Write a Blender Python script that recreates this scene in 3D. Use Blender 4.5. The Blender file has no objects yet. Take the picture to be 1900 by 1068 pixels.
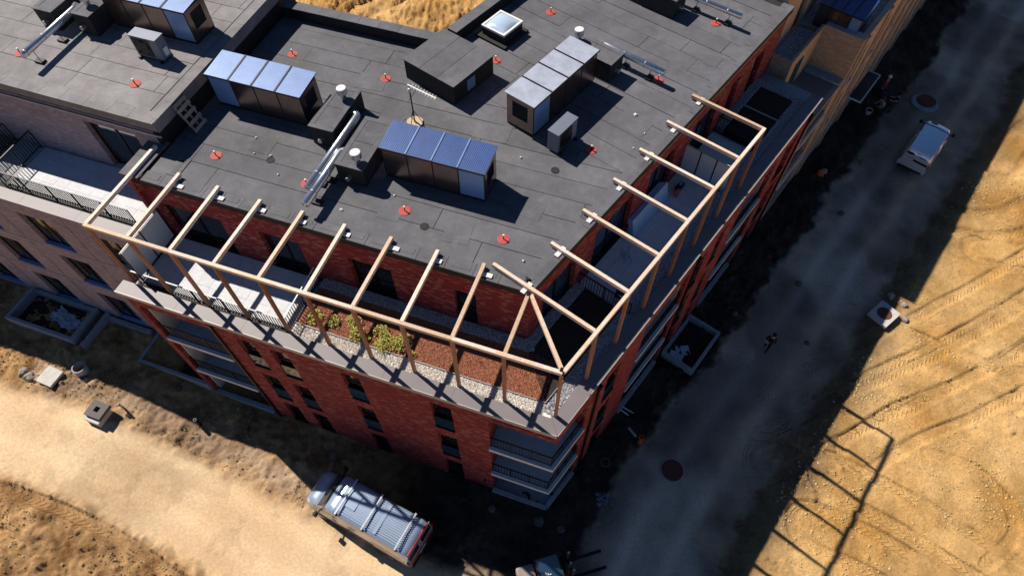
import bpy, math, random
import numpy as np
from mathutils import Vector, Matrix

R = math.radians
rnd = random.Random(7)
SC = bpy.context.scene
COL = SC.collection

# ------------------------------------------------------------------ camera, sky, sun, exposure
cam_d = bpy.data.cameras.new('camera')
cam_d.sensor_width = 36.0
cam_d.lens = 22.74
cam_d.clip_start = 0.5
cam_d.clip_end = 3000.0
cam = bpy.data.objects.new('camera', cam_d)
COL.objects.link(cam)
cam.location = (0.0, 0.0, 32.85)
cam.rotation_euler = (R(32.856), 0.0, 0.0)
SC.camera = cam

SUN_H = Vector((0.69, -0.597))            # ground shadow of a one metre stick
SUN_EL = math.atan2(1.0, SUN_H.length)
world = bpy.data.worlds.new('World')
SC.world = world
world.use_nodes = True
wn = world.node_tree.nodes
bg = wn['Background']
sky = wn.new('ShaderNodeTexSky')
sky.sky_type = 'NISHITA'
sky.sun_disc = False
sky.sun_elevation = SUN_EL
to_sun = Vector((-SUN_H.x, -SUN_H.y))
sky.sun_rotation = math.atan2(to_sun.x, to_sun.y)
sky.air_density = 0.8
sky.dust_density = 0.0
sky.ozone_density = 6.5
world.node_tree.links.new(sky.outputs[0], bg.inputs[0])
bg.inputs[1].default_value = 0.05

sun_d = bpy.data.lights.new('sun', 'SUN')
sun_d.energy = 5.0
sun_d.angle = R(0.5)
sun_d.color = (1.0, 0.92, 0.81)
sun = bpy.data.objects.new('sun', sun_d)
COL.objects.link(sun)
sun.location = (-30, 30, 60)
sun.rotation_euler = Vector((SUN_H.x, SUN_H.y, -1.0)).to_track_quat('-Z', 'Y').to_euler()

SC.view_settings.view_transform = 'Standard'
SC.view_settings.look = 'None'
SC.view_settings.gamma = 1.0
SC.view_settings.exposure = 0.28
SC.view_settings.use_curve_mapping = False
SC.cycles.diffuse_bounces = 1
SC.cycles.max_bounces = 6

# ------------------------------------------------------------------ frames
K = Vector((1.65, 8.19))                   # street corner of the red building
ANG = {'A': R(-19.0), 'B': R(51.5), 'W': 0.0}
AB = R(70.5)

def W(fr, u, w):
    c, s = math.cos(ANG[fr]), math.sin(ANG[fr])
    o = K if fr != 'W' else Vector((0, 0))
    return Vector((o.x + u * c - w * s, o.y + u * s + w * c))

def a2b(u, w):
    return (u * math.cos(AB) + w * math.sin(AB), -u * math.sin(AB) + w * math.cos(AB))

def b2a(v, w):
    return (v * math.cos(AB) - w * math.sin(AB), v * math.sin(AB) + w * math.cos(AB))

ROOF, TERR, COP, PERG = 13.75, 9.9, 10.3, 14.0
LROOF, LTERR, LCOP = 15.07, 11.28, 11.55

# ------------------------------------------------------------------ materials
MATS = {}

class NT:
    def __init__(s, name):
        s.m = bpy.data.materials.new(name)
        s.m.use_nodes = True
        s.t = s.m.node_tree
        s.b = s.t.nodes['Principled BSDF']
    def n(s, typ, **kw):
        nd = s.t.nodes.new(typ)
        for k, v in kw.items():
            if k.startswith('i_'):
                nd.inputs[int(k[2:]) if k[2:].isdigit() else k[2:]].default_value = v
            else:
                setattr(nd, k, v)
        return nd
    def l(s, a, b):
        s.t.links.new(a, b)
    def ramp(s, fac, stops):
        r = s.n('ShaderNodeValToRGB')
        el = r.color_ramp.elements
        while len(el) < len(stops):
            el.new(0.5)
        for e, (p, c) in zip(el, stops):
            e.position = p
            e.color = (*c, 1.0) if len(c) == 3 else c
        s.l(fac, r.inputs[0])
        return r.outputs[0]
    def mix(s, fac, a, b, mode='MIX'):
        x = s.n('ShaderNodeMix', data_type='RGBA', blend_type=mode)
        for sock, val in ((x.inputs[0], fac), (x.inputs[6], a), (x.inputs[7], b)):
            if hasattr(val, 'is_linked') or hasattr(val, 'links'):
                s.l(val, sock)
            else:
                sock.default_value = val if not isinstance(val, tuple) else (*val, 1.0)[:4]
        return x.outputs[2]
    def noise(s, vec, scale, detail=4.0, rough=0.6):
        t = s.n('ShaderNodeTexNoise')
        t.inputs['Scale'].default_value = scale
        t.inputs['Detail'].default_value = detail
        t.inputs['Roughness'].default_value = rough
        if vec is not None:
            s.l(vec, t.inputs['Vector'])
        return t.outputs[0]
    def pos(s):
        return s.n('ShaderNodeNewGeometry').outputs['Position']
    def obj(s):
        return s.n('ShaderNodeTexCoord').outputs['Object']
    def bump(s, h, strength=0.3, dist=0.02):
        b = s.n('ShaderNodeBump')
        b.inputs['Strength'].default_value = strength
        b.inputs['Distance'].default_value = dist
        s.l(h, b.inputs['Height'])
        s.l(b.outputs[0], s.b.inputs['Normal'])

def mat(name, col, rough=0.7, metal=0.0, var=0.12, scale=3.0, bump=0.0, spec=0.4, perobj=0.0, bscale=25.0):
    if name in MATS:
        return MATS[name]
    t = NT(name)
    p = t.pos()
    nz = t.noise(p, scale, 5.0, 0.65)
    c0 = tuple(max(0.0, x * (1 - var)) for x in col)
    c1 = tuple(min(1.0, x * (1 + var)) for x in col)
    c = t.ramp(nz, [(0.3, c0), (0.7, c1)])
    if perobj:
        oi = t.n('ShaderNodeObjectInfo')
        f = t.ramp(oi.outputs['Random'], [(0.0, (1 - perobj,) * 3), (1.0, (1 + perobj,) * 3)])
        c = t.mix(1.0, c, f, 'MULTIPLY')
    t.l(c, t.b.inputs['Base Color'])
    t.b.inputs['Roughness'].default_value = rough
    t.b.inputs['Metallic'].default_value = metal
    t.b.inputs['Specular IOR Level'].default_value = spec
    if bump:
        t.bump(t.noise(p, bscale, 4.0, 0.7), bump, 0.02)
    MATS[name] = t.m
    return t.m

def brick_mat(name, cols, mortar, bw=0.24, bh=0.075, rough=0.85):
    t = NT(name)
    o = t.obj()
    sx = t.n('ShaderNodeSeparateXYZ')
    t.l(o, sx.inputs[0])
    add = t.n('ShaderNodeMath', operation='ADD')
    t.l(sx.outputs[0], add.inputs[0]); t.l(sx.outputs[1], add.inputs[1])
    cb = t.n('ShaderNodeCombineXYZ')
    t.l(add.outputs[0], cb.inputs[0]); t.l(sx.outputs[2], cb.inputs[1])
    br = t.n('ShaderNodeTexBrick')
    t.l(cb.outputs[0], br.inputs['Vector'])
    br.inputs['Scale'].default_value = 1.0
    br.inputs['Mortar Size'].default_value = 0.009
    br.inputs['Mortar Smooth'].default_value = 0.3
    br.inputs['Brick Width'].default_value = bw
    br.inputs['Row Height'].default_value = bh
    br.inputs['Color1'].default_value = (0, 0, 0, 1)
    br.inputs['Color2'].default_value = (1, 1, 1, 1)
    br.inputs['Mortar'].default_value = (0.5, 0.5, 0.5, 1)
    # stretched noise gives single bricks and short runs a tone of their own
    mp = t.n('ShaderNodeMapping')
    mp.inputs['Scale'].default_value = (1.6, 11.0, 1.0)
    t.l(cb.outputs[0], mp.inputs[0])
    n1 = t.ramp(t.noise(mp.outputs[0], 1.3, 3.0, 0.7), [(0.0, (.2,) * 3), (1.0, (.8,) * 3)])
    n2 = t.noise(cb.outputs[0], 0.5, 3.0, 0.6)
    m1 = t.n('ShaderNodeMath', operation='MULTIPLY_ADD')
    t.l(br.outputs['Color'], m1.inputs[0]); m1.inputs[1].default_value = 0.38; t.l(n1, m1.inputs[2])
    m2 = t.n('ShaderNodeMath', operation='MULTIPLY_ADD')
    t.l(n2, m2.inputs[0]); m2.inputs[1].default_value = 0.3; t.l(m1.outputs[0], m2.inputs[2])
    c = t.ramp(m2.outputs[0], [(0.45, cols[0]), (0.75, cols[1]), (0.93, cols[2]), (1.12 if False else 1.0, cols[3])])
    c = t.mix(br.outputs['Fac'], c, mortar)
    t.l(c, t.b.inputs['Base Color'])
    t.b.inputs['Roughness'].default_value = rough
    t.b.inputs['Specular IOR Level'].default_value = 0.25
    inv = t.n('ShaderNodeMath', operation='SUBTRACT')
    inv.inputs[0].default_value = 1.0
    t.l(br.outputs['Fac'], inv.inputs[1])
    t.bump(inv.outputs[0], 0.5, 0.012)
    MATS[name] = t.m
    return t.m

def felt_mat(name, col, perobj=0.07):
    t = NT(name)
    p = t.pos()
    n1 = t.noise(p, 0.45, 5.0, 0.65)
    n2 = t.noise(p, 2.3, 5.0, 0.7)
    n3 = t.noise(p, 60.0, 2.0, 0.6)
    c = t.ramp(n1, [(0.25, tuple(x * 0.72 for x in col)), (0.5, col), (0.75, tuple(x * 1.3 for x in col))])
    c2 = t.ramp(n2, [(0.3, (0.8, 0.8, 0.82)), (0.6, (1.0, 1.0, 1.0)), (0.8, (1.3, 1.24, 1.16))])
    c = t.mix(1.0, c, c2, 'MULTIPLY')
    c3 = t.ramp(n3, [(0.3, (0.8,) * 3), (0.7, (1.2,) * 3)])
    c = t.mix(1.0, c, c3, 'MULTIPLY')
    oi = t.n('ShaderNodeObjectInfo')
    f = t.ramp(oi.outputs['Random'], [(0.0, (1 - perobj,) * 3), (1.0, (1 + perobj,) * 3)])
    c = t.mix(1.0, c, f, 'MULTIPLY')
    # pale dust blotches, also standing for tan light reflected off the units
    n4 = t.noise(p, 0.8, 6.0, 0.75)
    d = t.ramp(n4, [(0.6, (0, 0, 0)), (0.78, (1, 1, 1))])
    c = t.mix(t.n('ShaderNodeMath', operation='MULTIPLY', i_1=0.28).outputs[0], c, (0.26, 0.23, 0.2)) if False else c
    mm = t.n('ShaderNodeMath', operation='MULTIPLY')
    t.l(d, mm.inputs[0]); mm.inputs[1].default_value = 0.5
    c = t.mix(mm.outputs[0], c, (0.27, 0.23, 0.2))
    t.l(c, t.b.inputs['Base Color'])
    t.b.inputs['Roughness'].default_value = 0.8
    t.b.inputs['Specular IOR Level'].default_value = 0.3
    t.bump(n3, 0.25, 0.004)
    MATS[name] = t.m
    return t.m

def wood_mat(name, col):
    t = NT(name)
    o = t.obj()
    oi = t.n('ShaderNodeObjectInfo')
    mp = t.n('ShaderNodeMapping')
    mp.inputs['Scale'].default_value = (9.0, 9.0, 9.0)
    t.l(t.pos(), mp.inputs[0])
    n1 = t.noise(mp.outputs[0], 1.0, 4.0, 0.7)
    n2 = t.noise(t.pos(), 1.4, 2.0, 0.5)
    c = t.ramp(n1, [(0.25, tuple(x * 0.72 for x in col)), (0.55, col), (0.8, tuple(min(1, x * 1.25) for x in col))])
    c2 = t.ramp(n2, [(0.3, (1.0, 0.88, 0.74)), (0.65, (1.0, 1.0, 1.0))])
    c = t.mix(1.0, c, c2, 'MULTIPLY')
    f = t.ramp(oi.outputs['Random'], [(0.0, (0.74, 0.62, 0.5)), (0.3, (0.95, 0.9, 0.84)), (0.6, (1.0, 0.98, 0.97)), (1.0, (1.12, 1.14, 1.2))])
    c = t.mix(1.0, c, f, 'MULTIPLY')
    t.l(c, t.b.inputs['Base Color'])
    t.b.inputs['Roughness'].default_value = 0.65
    MATS[name] = t.m
    return t.m

def glass_mat(name, col, rough=0.04, alpha=1.0):
    t = NT(name)
    t.b.inputs['Base Color'].default_value = (*col, 1)
    t.b.inputs['Roughness'].default_value = rough
    t.b.inputs['Specular IOR Level'].default_value = 0.6
    t.b.inputs['IOR'].default_value = 2.1
    w = t.noise(t.pos(), 1.2, 2.0, 0.5)
    t.bump(w, 0.03, 0.05)
    MATS[name] = t.m
    return t.m

def ribbed_metal(name, col, axis=0, pitch=0.09, rough=0.3):
    t = NT(name)
    o = t.obj()
    sx = t.n('ShaderNodeSeparateXYZ')
    t.l(o, sx.inputs[0])
    n1 = t.noise(t.pos(), 1.6, 5.0, 0.7)
    c = t.ramp(n1, [(0.25, tuple(x * 0.86 for x in col)), (0.75, tuple(min(1, x * 1.1) for x in col))])
    t.l(c, t.b.inputs['Base Color'])
    t.b.inputs['Metallic'].default_value = 0.9
    t.b.inputs['Roughness'].default_value = rough
    MATS[name] = t.m
    return t.m

RED = brick_mat('red_brick', [(0.165, 0.02, 0.023), (0.225, 0.026, 0.03), (0.27, 0.038, 0.042), (0.4, 0.17, 0.145)], (0.2, 0.045, 0.048))
GREY = brick_mat('grey_brown_brick', [(0.22, 0.17, 0.2), (0.3, 0.24, 0.285), (0.36, 0.3, 0.345), (0.44, 0.38, 0.41)], (0.29, 0.245, 0.28))
BEIGE = brick_mat('beige_brick', [(0.4, 0.27, 0.18), (0.48, 0.33, 0.225), (0.54, 0.385, 0.27), (0.6, 0.45, 0.33)], (0.46, 0.34, 0.25))
FELT = felt_mat('roofing_felt', (0.126, 0.126, 0.142))
FELT2 = felt_mat('pale_roofing_felt', (0.24, 0.228, 0.235))
FELTD = mat('dark_felt', (0.022, 0.022, 0.024), 0.8, var=0.25, bump=0.2)
WOOD = wood_mat('new_timber', (0.74, 0.63, 0.55))
POSTW = wood_mat('shade_toned_timber', (0.4, 0.2, 0.125))  # shaded look of the posts put into a darker timber colour
OLDWOOD = wood_mat('weathered_timber', (0.42, 0.36, 0.33))
COPM = mat('coping_metal', (0.185, 0.162, 0.17), 0.5, 0.0, 0.06, 1.0)
COPL = mat('pale_coping', (0.42, 0.4, 0.39), 0.5, 0.1, 0.08, 1.5)
DARKM = mat('dark_metal', (0.018, 0.018, 0.02), 0.4, 0.6, 0.1)
WHITE = mat('white_paint', (0.78, 0.77, 0.75), 0.5, 0.0, 0.05)
WHITEB = mat('white_board', (0.72, 0.72, 0.72), 0.6, 0.0, 0.08)
CONC = mat('concrete', (0.34, 0.35, 0.38), 0.85, 0.0, 0.16, 4.0, 0.25)
CONCW = mat('pale_concrete', (0.55, 0.53, 0.5), 0.85, 0.0, 0.12, 5.0, 0.25)
SLABM = mat('balcony_slab', (0.66, 0.66, 0.68), 0.8, 0.0, 0.08, 3.0)
RENDER = mat('white_render', (0.56, 0.55, 0.55), 0.9, 0.0, 0.08, 1.0)
PAVE = mat('paving', (0.62, 0.63, 0.67), 0.8, 0.0, 0.1, 6.0, 0.15, perobj=0.05)
GLASS = glass_mat('window_glass', (0.012, 0.017, 0.022))
GLASSB = glass_mat('blue_glass', (0.02, 0.05, 0.09))
FROST = mat('frosted_panel', (0.62, 0.7, 0.78), 0.35, 0.0, 0.03, 1.0)
INSUL = mat('insulation_board', (0.42, 0.6, 0.82), 0.6, 0.0, 0.05, 2.0)
STEEL = ribbed_metal('stainless_cladding', (0.26, 0.2, 0.18), rough=0.25)
ROOFBLUE = mat('blue_ribbed_sheet', (0.05, 0.1, 0.27), 0.4, 0.2, 0.12, 2.0)
ROOFSILV = mat('silver_ribbed_sheet', (0.5, 0.54, 0.64), 0.4, 0.35, 0.16, 2.0)
ROOFPALE = mat('pale_blue_ribbed_sheet', (0.14, 0.22, 0.42), 0.45, 0.2, 0.1, 2.0)
GALV = mat('galvanised_steel', (0.62, 0.64, 0.68), 0.28, 0.85, 0.14, 4.0)
BLUEP = mat('blue_white_panel', (0.24, 0.38, 0.68), 0.25, 0.2, 0.06, 1.0)
REDP = mat('red_disc', (0.44, 0.07, 0.062), 0.7, 0.0, 0.12, 6.0)
RUST = mat('rusty_cover', (0.15, 0.045, 0.03), 0.85, 0.0, 0.25, 9.0, 0.3)
ACGREY = mat('ac_casing', (0.17, 0.19, 0.25), 0.5, 0.2, 0.06, 3.0)
BLACK = mat('black_plastic', (0.012, 0.012, 0.013), 0.6, 0.0, 0.1)
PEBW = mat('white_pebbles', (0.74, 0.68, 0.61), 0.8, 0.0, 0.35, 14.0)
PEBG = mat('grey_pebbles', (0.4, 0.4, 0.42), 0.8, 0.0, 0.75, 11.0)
MULCH = mat('red_brown_mulch', (0.28, 0.105, 0.06), 0.95, 0.0, 0.55, 18.0, 0.25, bscale=45.0)
SOILD = mat('dark_substrate', (0.03, 0.022, 0.018), 0.95, 0.0, 0.4, 10.0, 0.6)
LEAF = mat('leaf', (0.3, 0.29, 0.04), 0.6, 0.0, 0.4, 9.0)
ORANGE = mat('orange_plastic', (0.7, 0.12, 0.03), 0.5, 0.0, 0.1)
TIMBERB = mat('plywood', (0.55, 0.4, 0.27), 0.7, 0.0, 0.15, 6.0)
STONE = mat('stone', (0.3, 0.26, 0.22), 0.9, 0.0, 0.3, 5.0, 0.5)
STONEW = mat('white_rubble', (0.62, 0.6, 0.57), 0.9, 0.0, 0.15, 5.0)

# ------------------------------------------------------------------ mesh helpers
class MB:
    def __init__(s):
        s.v = []; s.f = []; s.mi = []
    def add(s, vs, fs, mi=0):
        o = len(s.v)
        s.v += [tuple(x) for x in vs]
        s.f += [tuple(i + o for i in f) for f in fs]
        s.mi += [mi] * len(fs)
        return s
    def box(s, x0, x1, y0, y1, z0, z1, mi=0):
        if x0 > x1: x0, x1 = x1, x0
        if y0 > y1: y0, y1 = y1, y0
        if z0 > z1: z0, z1 = z1, z0
        return s.add([(x0, y0, z0), (x1, y0, z0), (x1, y1, z0), (x0, y1, z0), (x0, y0, z1), (x1, y0, z1), (x1, y1, z1), (x0, y1, z1)],
                     [(0, 3, 2, 1), (4, 5, 6, 7), (0, 1, 5, 4), (1, 2, 6, 5), (2, 3, 7, 6), (3, 0, 4, 7)], mi)
    def beam(s, p, q, w, h, mi=0, up=(0, 0, 1)):
        p, q = Vector(p), Vector(q)
        d = (q - p).normalized()
        u = Vector(up)
        if abs(d.dot(u)) > 0.95:
            u = Vector((1, 0, 0))
        r = d.cross(u).normalized()
        t = r.cross(d).normalized()
        vs = []
        for c in (p, q):
            for a, b in ((-1, -1), (1, -1), (1, 1), (-1, 1)):
                vs.append(c + r * (a * w / 2) + t * (b * h / 2))
        return s.add(vs, [(3, 2, 1, 0), (4, 5, 6, 7), (0, 1, 5, 4), (1, 2, 6, 5), (2, 3, 7, 6), (3, 0, 4, 7)], mi)
    def tube(s, pts, r, n=8, mi=0, cap=True):
        pts = [Vector(p) for p in pts]
        rs = r if isinstance(r, (list, tuple)) else [r] * len(pts)
        vs = []; fs = []
        ref = None
        for i, p in enumerate(pts):
            d = (pts[min(i + 1, len(pts) - 1)] - pts[max(i - 1, 0)]).normalized()
            if ref is None:
                ref = Vector((0, 0, 1)) if abs(d.z) < 0.9 else Vector((1, 0, 0))
            a = d.cross(ref).normalized()
            b = a.cross(d).normalized()
            ref = b
            for k in range(n):
                t = 2 * math.pi * k / n
                vs.append(p + a * (math.cos(t) * rs[i]) + b * (math.sin(t) * rs[i]))
        for i in range(len(pts) - 1):
            for k in range(n):
                k2 = (k + 1) % n
                fs.append((i * n + k, i * n + k2, (i + 1) * n + k2, (i + 1) * n + k))
        if cap:
            fs.append(tuple(range(n))[::-1])
            fs.append(tuple((len(pts) - 1) * n + k for k in range(n)))
        return s.add(vs, [f[::-1] for f in fs], mi)
    def lathe(s, prof, n=16, c=(0, 0, 0), mi=0, cap=True):
        vs = []; fs = []
        for r, z in prof:
            for k in range(n):
                t = 2 * math.pi * k / n
                vs.append((c[0] + r * math.cos(t), c[1] + r * math.sin(t), c[2] + z))
        for i in range(len(prof) - 1):
            for k in range(n):
                k2 = (k + 1) % n
                fs.append((i * n + k, i * n + k2, (i + 1) * n + k2, (i + 1) * n + k))
        if cap:
            fs.append(tuple(range(n))[::-1])
            fs.append(tuple((len(prof) - 1) * n + k for k in range(n)))
        return s.add(vs, fs, mi)
    def prism(s, poly, z0, z1, mi=0):
        n = len(poly)
        ar = sum(poly[i][0] * poly[(i + 1) % n][1] - poly[(i + 1) % n][0] * poly[i][1] for i in range(n))
        if ar < 0:
            poly = poly[::-1]
        vs = [(x, y, z0) for x, y in poly] + [(x, y, z1) for x, y in poly]
        fs = [tuple(range(n))[::-1], tuple(range(n, 2 * n))]
        for i in range(n):
            j = (i + 1) % n
            fs.append((i, j, n + j, n + i))
        return s.add(vs, fs, mi)
    def rock(s, c, r, seed, mi=0, sq=0.7):
        q = random.Random(seed)
        n, m = 7, 4
        vs = [(c[0], c[1], c[2] + r * sq)]
        for i in range(1, m):
            ph = math.pi * i / m
            for k in range(n):
                t = 2 * math.pi * k / n + q.uniform(-.2, .2)
                rr = r * q.uniform(0.75, 1.2)
                vs.append((c[0] + rr * math.sin(ph) * math.cos(t), c[1] + rr * math.sin(ph) * math.sin(t), c[2] + rr * sq * math.cos(ph)))
        vs.append((c[0], c[1], c[2] - r * sq))
        fs = [(0, 1 + k, 1 + (k + 1) % n) for k in range(n)]
        for i in range(m - 2):
            for k in range(n):
                a = 1 + i * n + k; b = 1 + i * n + (k + 1) % n
                fs.append((a, a + n, b + n, b))
        e = len(vs) - 1
        fs += [(e, 1 + (m - 2) * n + (k + 1) % n, 1 + (m - 2) * n + k) for k in range(n)]
        return s.add(vs, fs, mi)
    def mesh(s, name, mats, smooth=False):
        me = bpy.data.meshes.new(name)
        me.from_pydata(s.v, [], s.f)
        for m in (mats if isinstance(mats, (list, tuple)) else [mats]):
            me.materials.append(m)
        if any(s.mi):
            me.polygons.foreach_set('material_index', s.mi)
        if smooth:
            me.polygons.foreach_set('use_smooth', [True] * len(me.polygons))
        me.update()
        return me

def link(name, data, parent=None, rot=0.0, loc=(0, 0, 0)):
    o = bpy.data.objects.new(name, data)
    COL.objects.link(o)
    o.parent = parent
    o.location = loc
    o.rotation_euler = (0, 0, rot)
    return o

def part(parent, name, mb, m, rot=0.0, smooth=False, bevel=0.0, loc=(0, 0, 0), kind=None, label=None, auto=False):
    o = link(name, mb.mesh(name, m, smooth), parent, rot, loc)
    if bevel:
        b = o.modifiers.new('bevel', 'BEVEL')
        b.width = bevel; b.segments = 2; b.limit_method = 'ANGLE'
    if kind:
        o['kind'] = kind
    if label:
        o['label'] = label
    return o

def tag(o, label, cat=None, group=None, kind=None):
    o['label'] = label
    if cat: o['category'] = cat
    if group: o['group'] = group
    if kind: o['kind'] = kind
    return o

def thing(name, label, cat, fr='W', u=0.0, w=0.0, z=0.0, rot=0.0, group=None):
    p = W(fr, u, w)
    o = link(name, None, None, ANG[fr] + rot, (p.x, p.y, z))
    return tag(o, label, cat, group)

def solo(name, mb, m, label, cat, fr='W', u=0.0, w=0.0, z=0.0, rot=0.0, group=None, kind=None, smooth=False, bevel=0.0):
    p = W(fr, u, w)
    o = link(name, mb.mesh(name, m, smooth), None, ANG[fr] + rot, (p.x, p.y, z))
    if bevel:
        b = o.modifiers.new('bevel', 'BEVEL')
        b.width = bevel; b.segments = 2; b.limit_method = 'ANGLE'
    return tag(o, label, cat, group, kind)

def copy_tree(o, parent=None):
    c = o.copy(); COL.objects.link(c); c.parent = parent
    for ch in o.children:
        copy_tree(ch, c)
    return c

def clip(poly, px, py, nx, ny):
    out = []
    n = len(poly)
    for i in range(n):
        a, b = poly[i], poly[(i + 1) % n]
        da = (a[0] - px) * nx + (a[1] - py) * ny
        db = (b[0] - px) * nx + (b[1] - py) * ny
        if da >= 0: out.append(a)
        if (da >= 0) != (db >= 0):
            t = da / (da - db)
            out.append((a[0] + (b[0] - a[0]) * t, a[1] + (b[1] - a[1]) * t))
    return out

def clip_convex(poly, conv):
    n = len(conv)
    ar = sum(conv[i][0] * conv[(i + 1) % n][1] - conv[(i + 1) % n][0] * conv[i][1] for i in range(n))
    if ar < 0: conv = conv[::-1]
    for i in range(n):
        a, b = conv[i], conv[(i + 1) % n]
        poly = clip(poly, a[0], a[1], -(b[1] - a[1]), b[0] - a[0])
        if len(poly) < 3: return []
    return poly

def area(p):
    return abs(sum(p[i][0] * p[(i + 1) % len(p)][1] - p[(i + 1) % len(p)][0] * p[i][1] for i in range(len(p)))) / 2

def wall(x0, x1, z0, z1, y, th, ops, reveal=None):
    """sheet of wall in the x-z plane facing -y, with openings; reveals go back by th"""
    mb = MB()
    xs = sorted(set([x0, x1] + [o[0] for o in ops] + [o[1] for o in ops]))
    zs = sorted(set([z0, z1] + [o[2] for o in ops] + [o[3] for o in ops]))
    for i in range(len(xs) - 1):
        for j in range(len(zs) - 1):
            cx, cz = (xs[i] + xs[i + 1]) / 2, (zs[j] + zs[j + 1]) / 2
            if any(o[0] < cx < o[1] and o[2] < cz < o[3] for o in ops):
                continue
            mb.add([(xs[i], y, zs[j]), (xs[i + 1], y, zs[j]), (xs[i + 1], y, zs[j + 1]), (xs[i], y, zs[j + 1])], [(0, 1, 2, 3)])
            mb.add([(xs[i], y + th, zs[j]), (xs[i + 1], y + th, zs[j]), (xs[i + 1], y + th, zs[j + 1]), (xs[i], y + th, zs[j + 1])], [(3, 2, 1, 0)])
    for a, b, c, d in ops:
        mb.add([(a, y, c), (a, y + th, c), (a, y + th, d), (a, y, d)], [(0, 1, 2, 3)])
        mb.add([(b, y, c), (b, y + th, c), (b, y + th, d), (b, y, d)], [(3, 2, 1, 0)])
        mb.add([(a, y, d), (b, y, d), (b, y + th, d), (a, y + th, d)], [(0, 1, 2, 3)])
        mb.add([(a, y, c), (b, y, c), (b, y + th, c), (a, y + th, c)], [(3, 2, 1, 0)])
    mb.add([(x0, y, z0), (x0, y + th, z0), (x0, y + th, z1), (x0, y, z1)], [(3, 2, 1, 0)])
    mb.add([(x1, y, z0), (x1, y + th, z0), (x1, y + th, z1), (x1, y, z1)], [(0, 1, 2, 3)])
    mb.add([(x0, y, z1), (x1, y, z1), (x1, y + th, z1), (x0, y + th, z1)], [(0, 1, 2, 3)])
    return mb

def window(root, rot, x0, x1, z0, z1, y, depth=0.14, cols=1, transom=None, fm=None, guard=0.0, sillm=None, pm=None, fw=0.06):
    """frame with its panes set back in an opening of a wall whose face is at y"""
    fm = fm or DARKM
    yy = y + depth
    f = MB()
    f.box(x0, x0 + fw, yy, yy + .07, z0, z1); f.box(x1 - fw, x1, yy, yy + .07, z0, z1)
    f.box(x0 + fw, x1 - fw, yy, yy + .07, z1 - fw, z1); f.box(x0 + fw, x1 - fw, yy, yy + .07, z0, z0 + fw)
    ww = (x1 - x0) / cols
    for i in range(1, cols):
        f.box(x0 + ww * i - .045, x0 + ww * i + .045, yy - .004, yy + .066, z0 + fw, z1 - fw)
    if transom:
        f.box(x0 + fw, x1 - fw, yy + .004, yy + .06, transom - .03, transom + .03)
    o = part(root, 'window', f, fm, rot)
    for i in range(cols):
        p = MB()
        p.box(x0 + ww * i + .03, x0 + ww * (i + 1) - .03, yy + .035, yy + .05, z0 + .03, z1 - .03)
        part(o, 'pane', p, pm or GLASS)
    s = MB()
    s.box(x0 + .005, x1 - .005, y - .035, yy - .003, z0 - .004, z0 + .03)
    part(o, 'sill', s, sillm or DARKM)
    if guard:
        g = MB()
        g.box(x0 + .01, x1 - .01, y + .03, y + .045, z0 + .06, z0 + guard)
        part(o, 'glass_guard', g, GLASSB)
    return o

def railing(root, rot, p, q, z, h=1.0, step=0.13, m=None, toe=0.08, postn=4, topm=None):
    m = m or DARKM
    p, q = Vector((*p, z)), Vector((*q, z))
    L = (q - p).length
    d = (q - p) / L
    b = MB()
    n = max(2, int(L / step))
    for i in range(n + 1):
        a = p + d * (L * i / n)
        b.beam(a + Vector((0, 0, toe)), a + Vector((0, 0, h - .02)), .026, .026, up=d)
    t = MB().beam(p + Vector((0, 0, h)), q + Vector((0, 0, h)), .05, .035)
    o = part(root, 'railing', t, topm or m, rot)
    part(o, 'bottom_rail', MB().beam(p + Vector((0, 0, toe)), q + Vector((0, 0, toe)), .035, .03), m)
    part(o, 'balusters', b, m, kind='stuff')
    post = MB().beam((0, 0, -.05), (0, 0, h - .02), .04, .04, up=d).mesh('rail_post', m)
    for i in range(postn + 1):
        a = p + d * (L * i / postn)
        link('rail_post', post, o, 0, tuple(a))
    return o

def felt_strips(root, rot, region, x0, x1, y0, y1, z, sw, sl, m, along='x', seed=1):
    """single felt sheets lapped over each other, clipped to a convex region"""
    q = random.Random(seed)
    k = 0
    if along == 'x':
        rows = int(math.ceil((y1 - y0) / sw))
    else:
        rows = int(math.ceil((x1 - x0) / sw))
    for r in range(rows):
        off = q.uniform(-sl, 0)
        p = off
        lim = (x1 - x0) if along == 'x' else (y1 - y0)
        while p < lim:
            ln = sl * q.uniform(0.75, 1.2)
            g = 0.012
            if along == 'x':
                a = (x0 + max(0, p) + g, y0 + r * sw + g); b = (x0 + min(lim, p + ln) - g, y0 + (r + 1) * sw - g)
            else:
                a = (x0 + r * sw + g, y0 + max(0, p) + g); b = (x0 + (r + 1) * sw - g, y0 + min(lim, p + ln) - g)
            p += ln
            if b[0] - a[0] < .05 or b[1] - a[1] < .05: continue
            poly = clip_convex([a, (b[0], a[1]), b, (a[0], b[1])], region)
            if len(poly) < 3 or area(poly) < .08: continue
            mb = MB().prism(poly, z - .02, z + q.uniform(-.003, .007))
            part(root, 'felt_sheet', mb, m, rot)
            k += 1
    return k

# ------------------------------------------------------------------ ground
NRNG = np.random.default_rng(11)
_lat = NRNG.random((256, 256))
_perm = None

def vnoise(x, y):
    xi = np.floor(x).astype(int); yi = np.floor(y).astype(int)
    fx = x - xi; fy = y - yi
    fx = fx * fx * (3 - 2 * fx); fy = fy * fy * (3 - 2 * fy)
    a = _lat[xi & 255, yi & 255]; b = _lat[(xi + 1) & 255, yi & 255]
    c = _lat[xi & 255, (yi + 1) & 255]; d = _lat[(xi + 1) & 255, (yi + 1) & 255]
    return (a * (1 - fx) + b * fx) * (1 - fy) + (c * (1 - fx) + d * fx) * fy - 0.5

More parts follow.
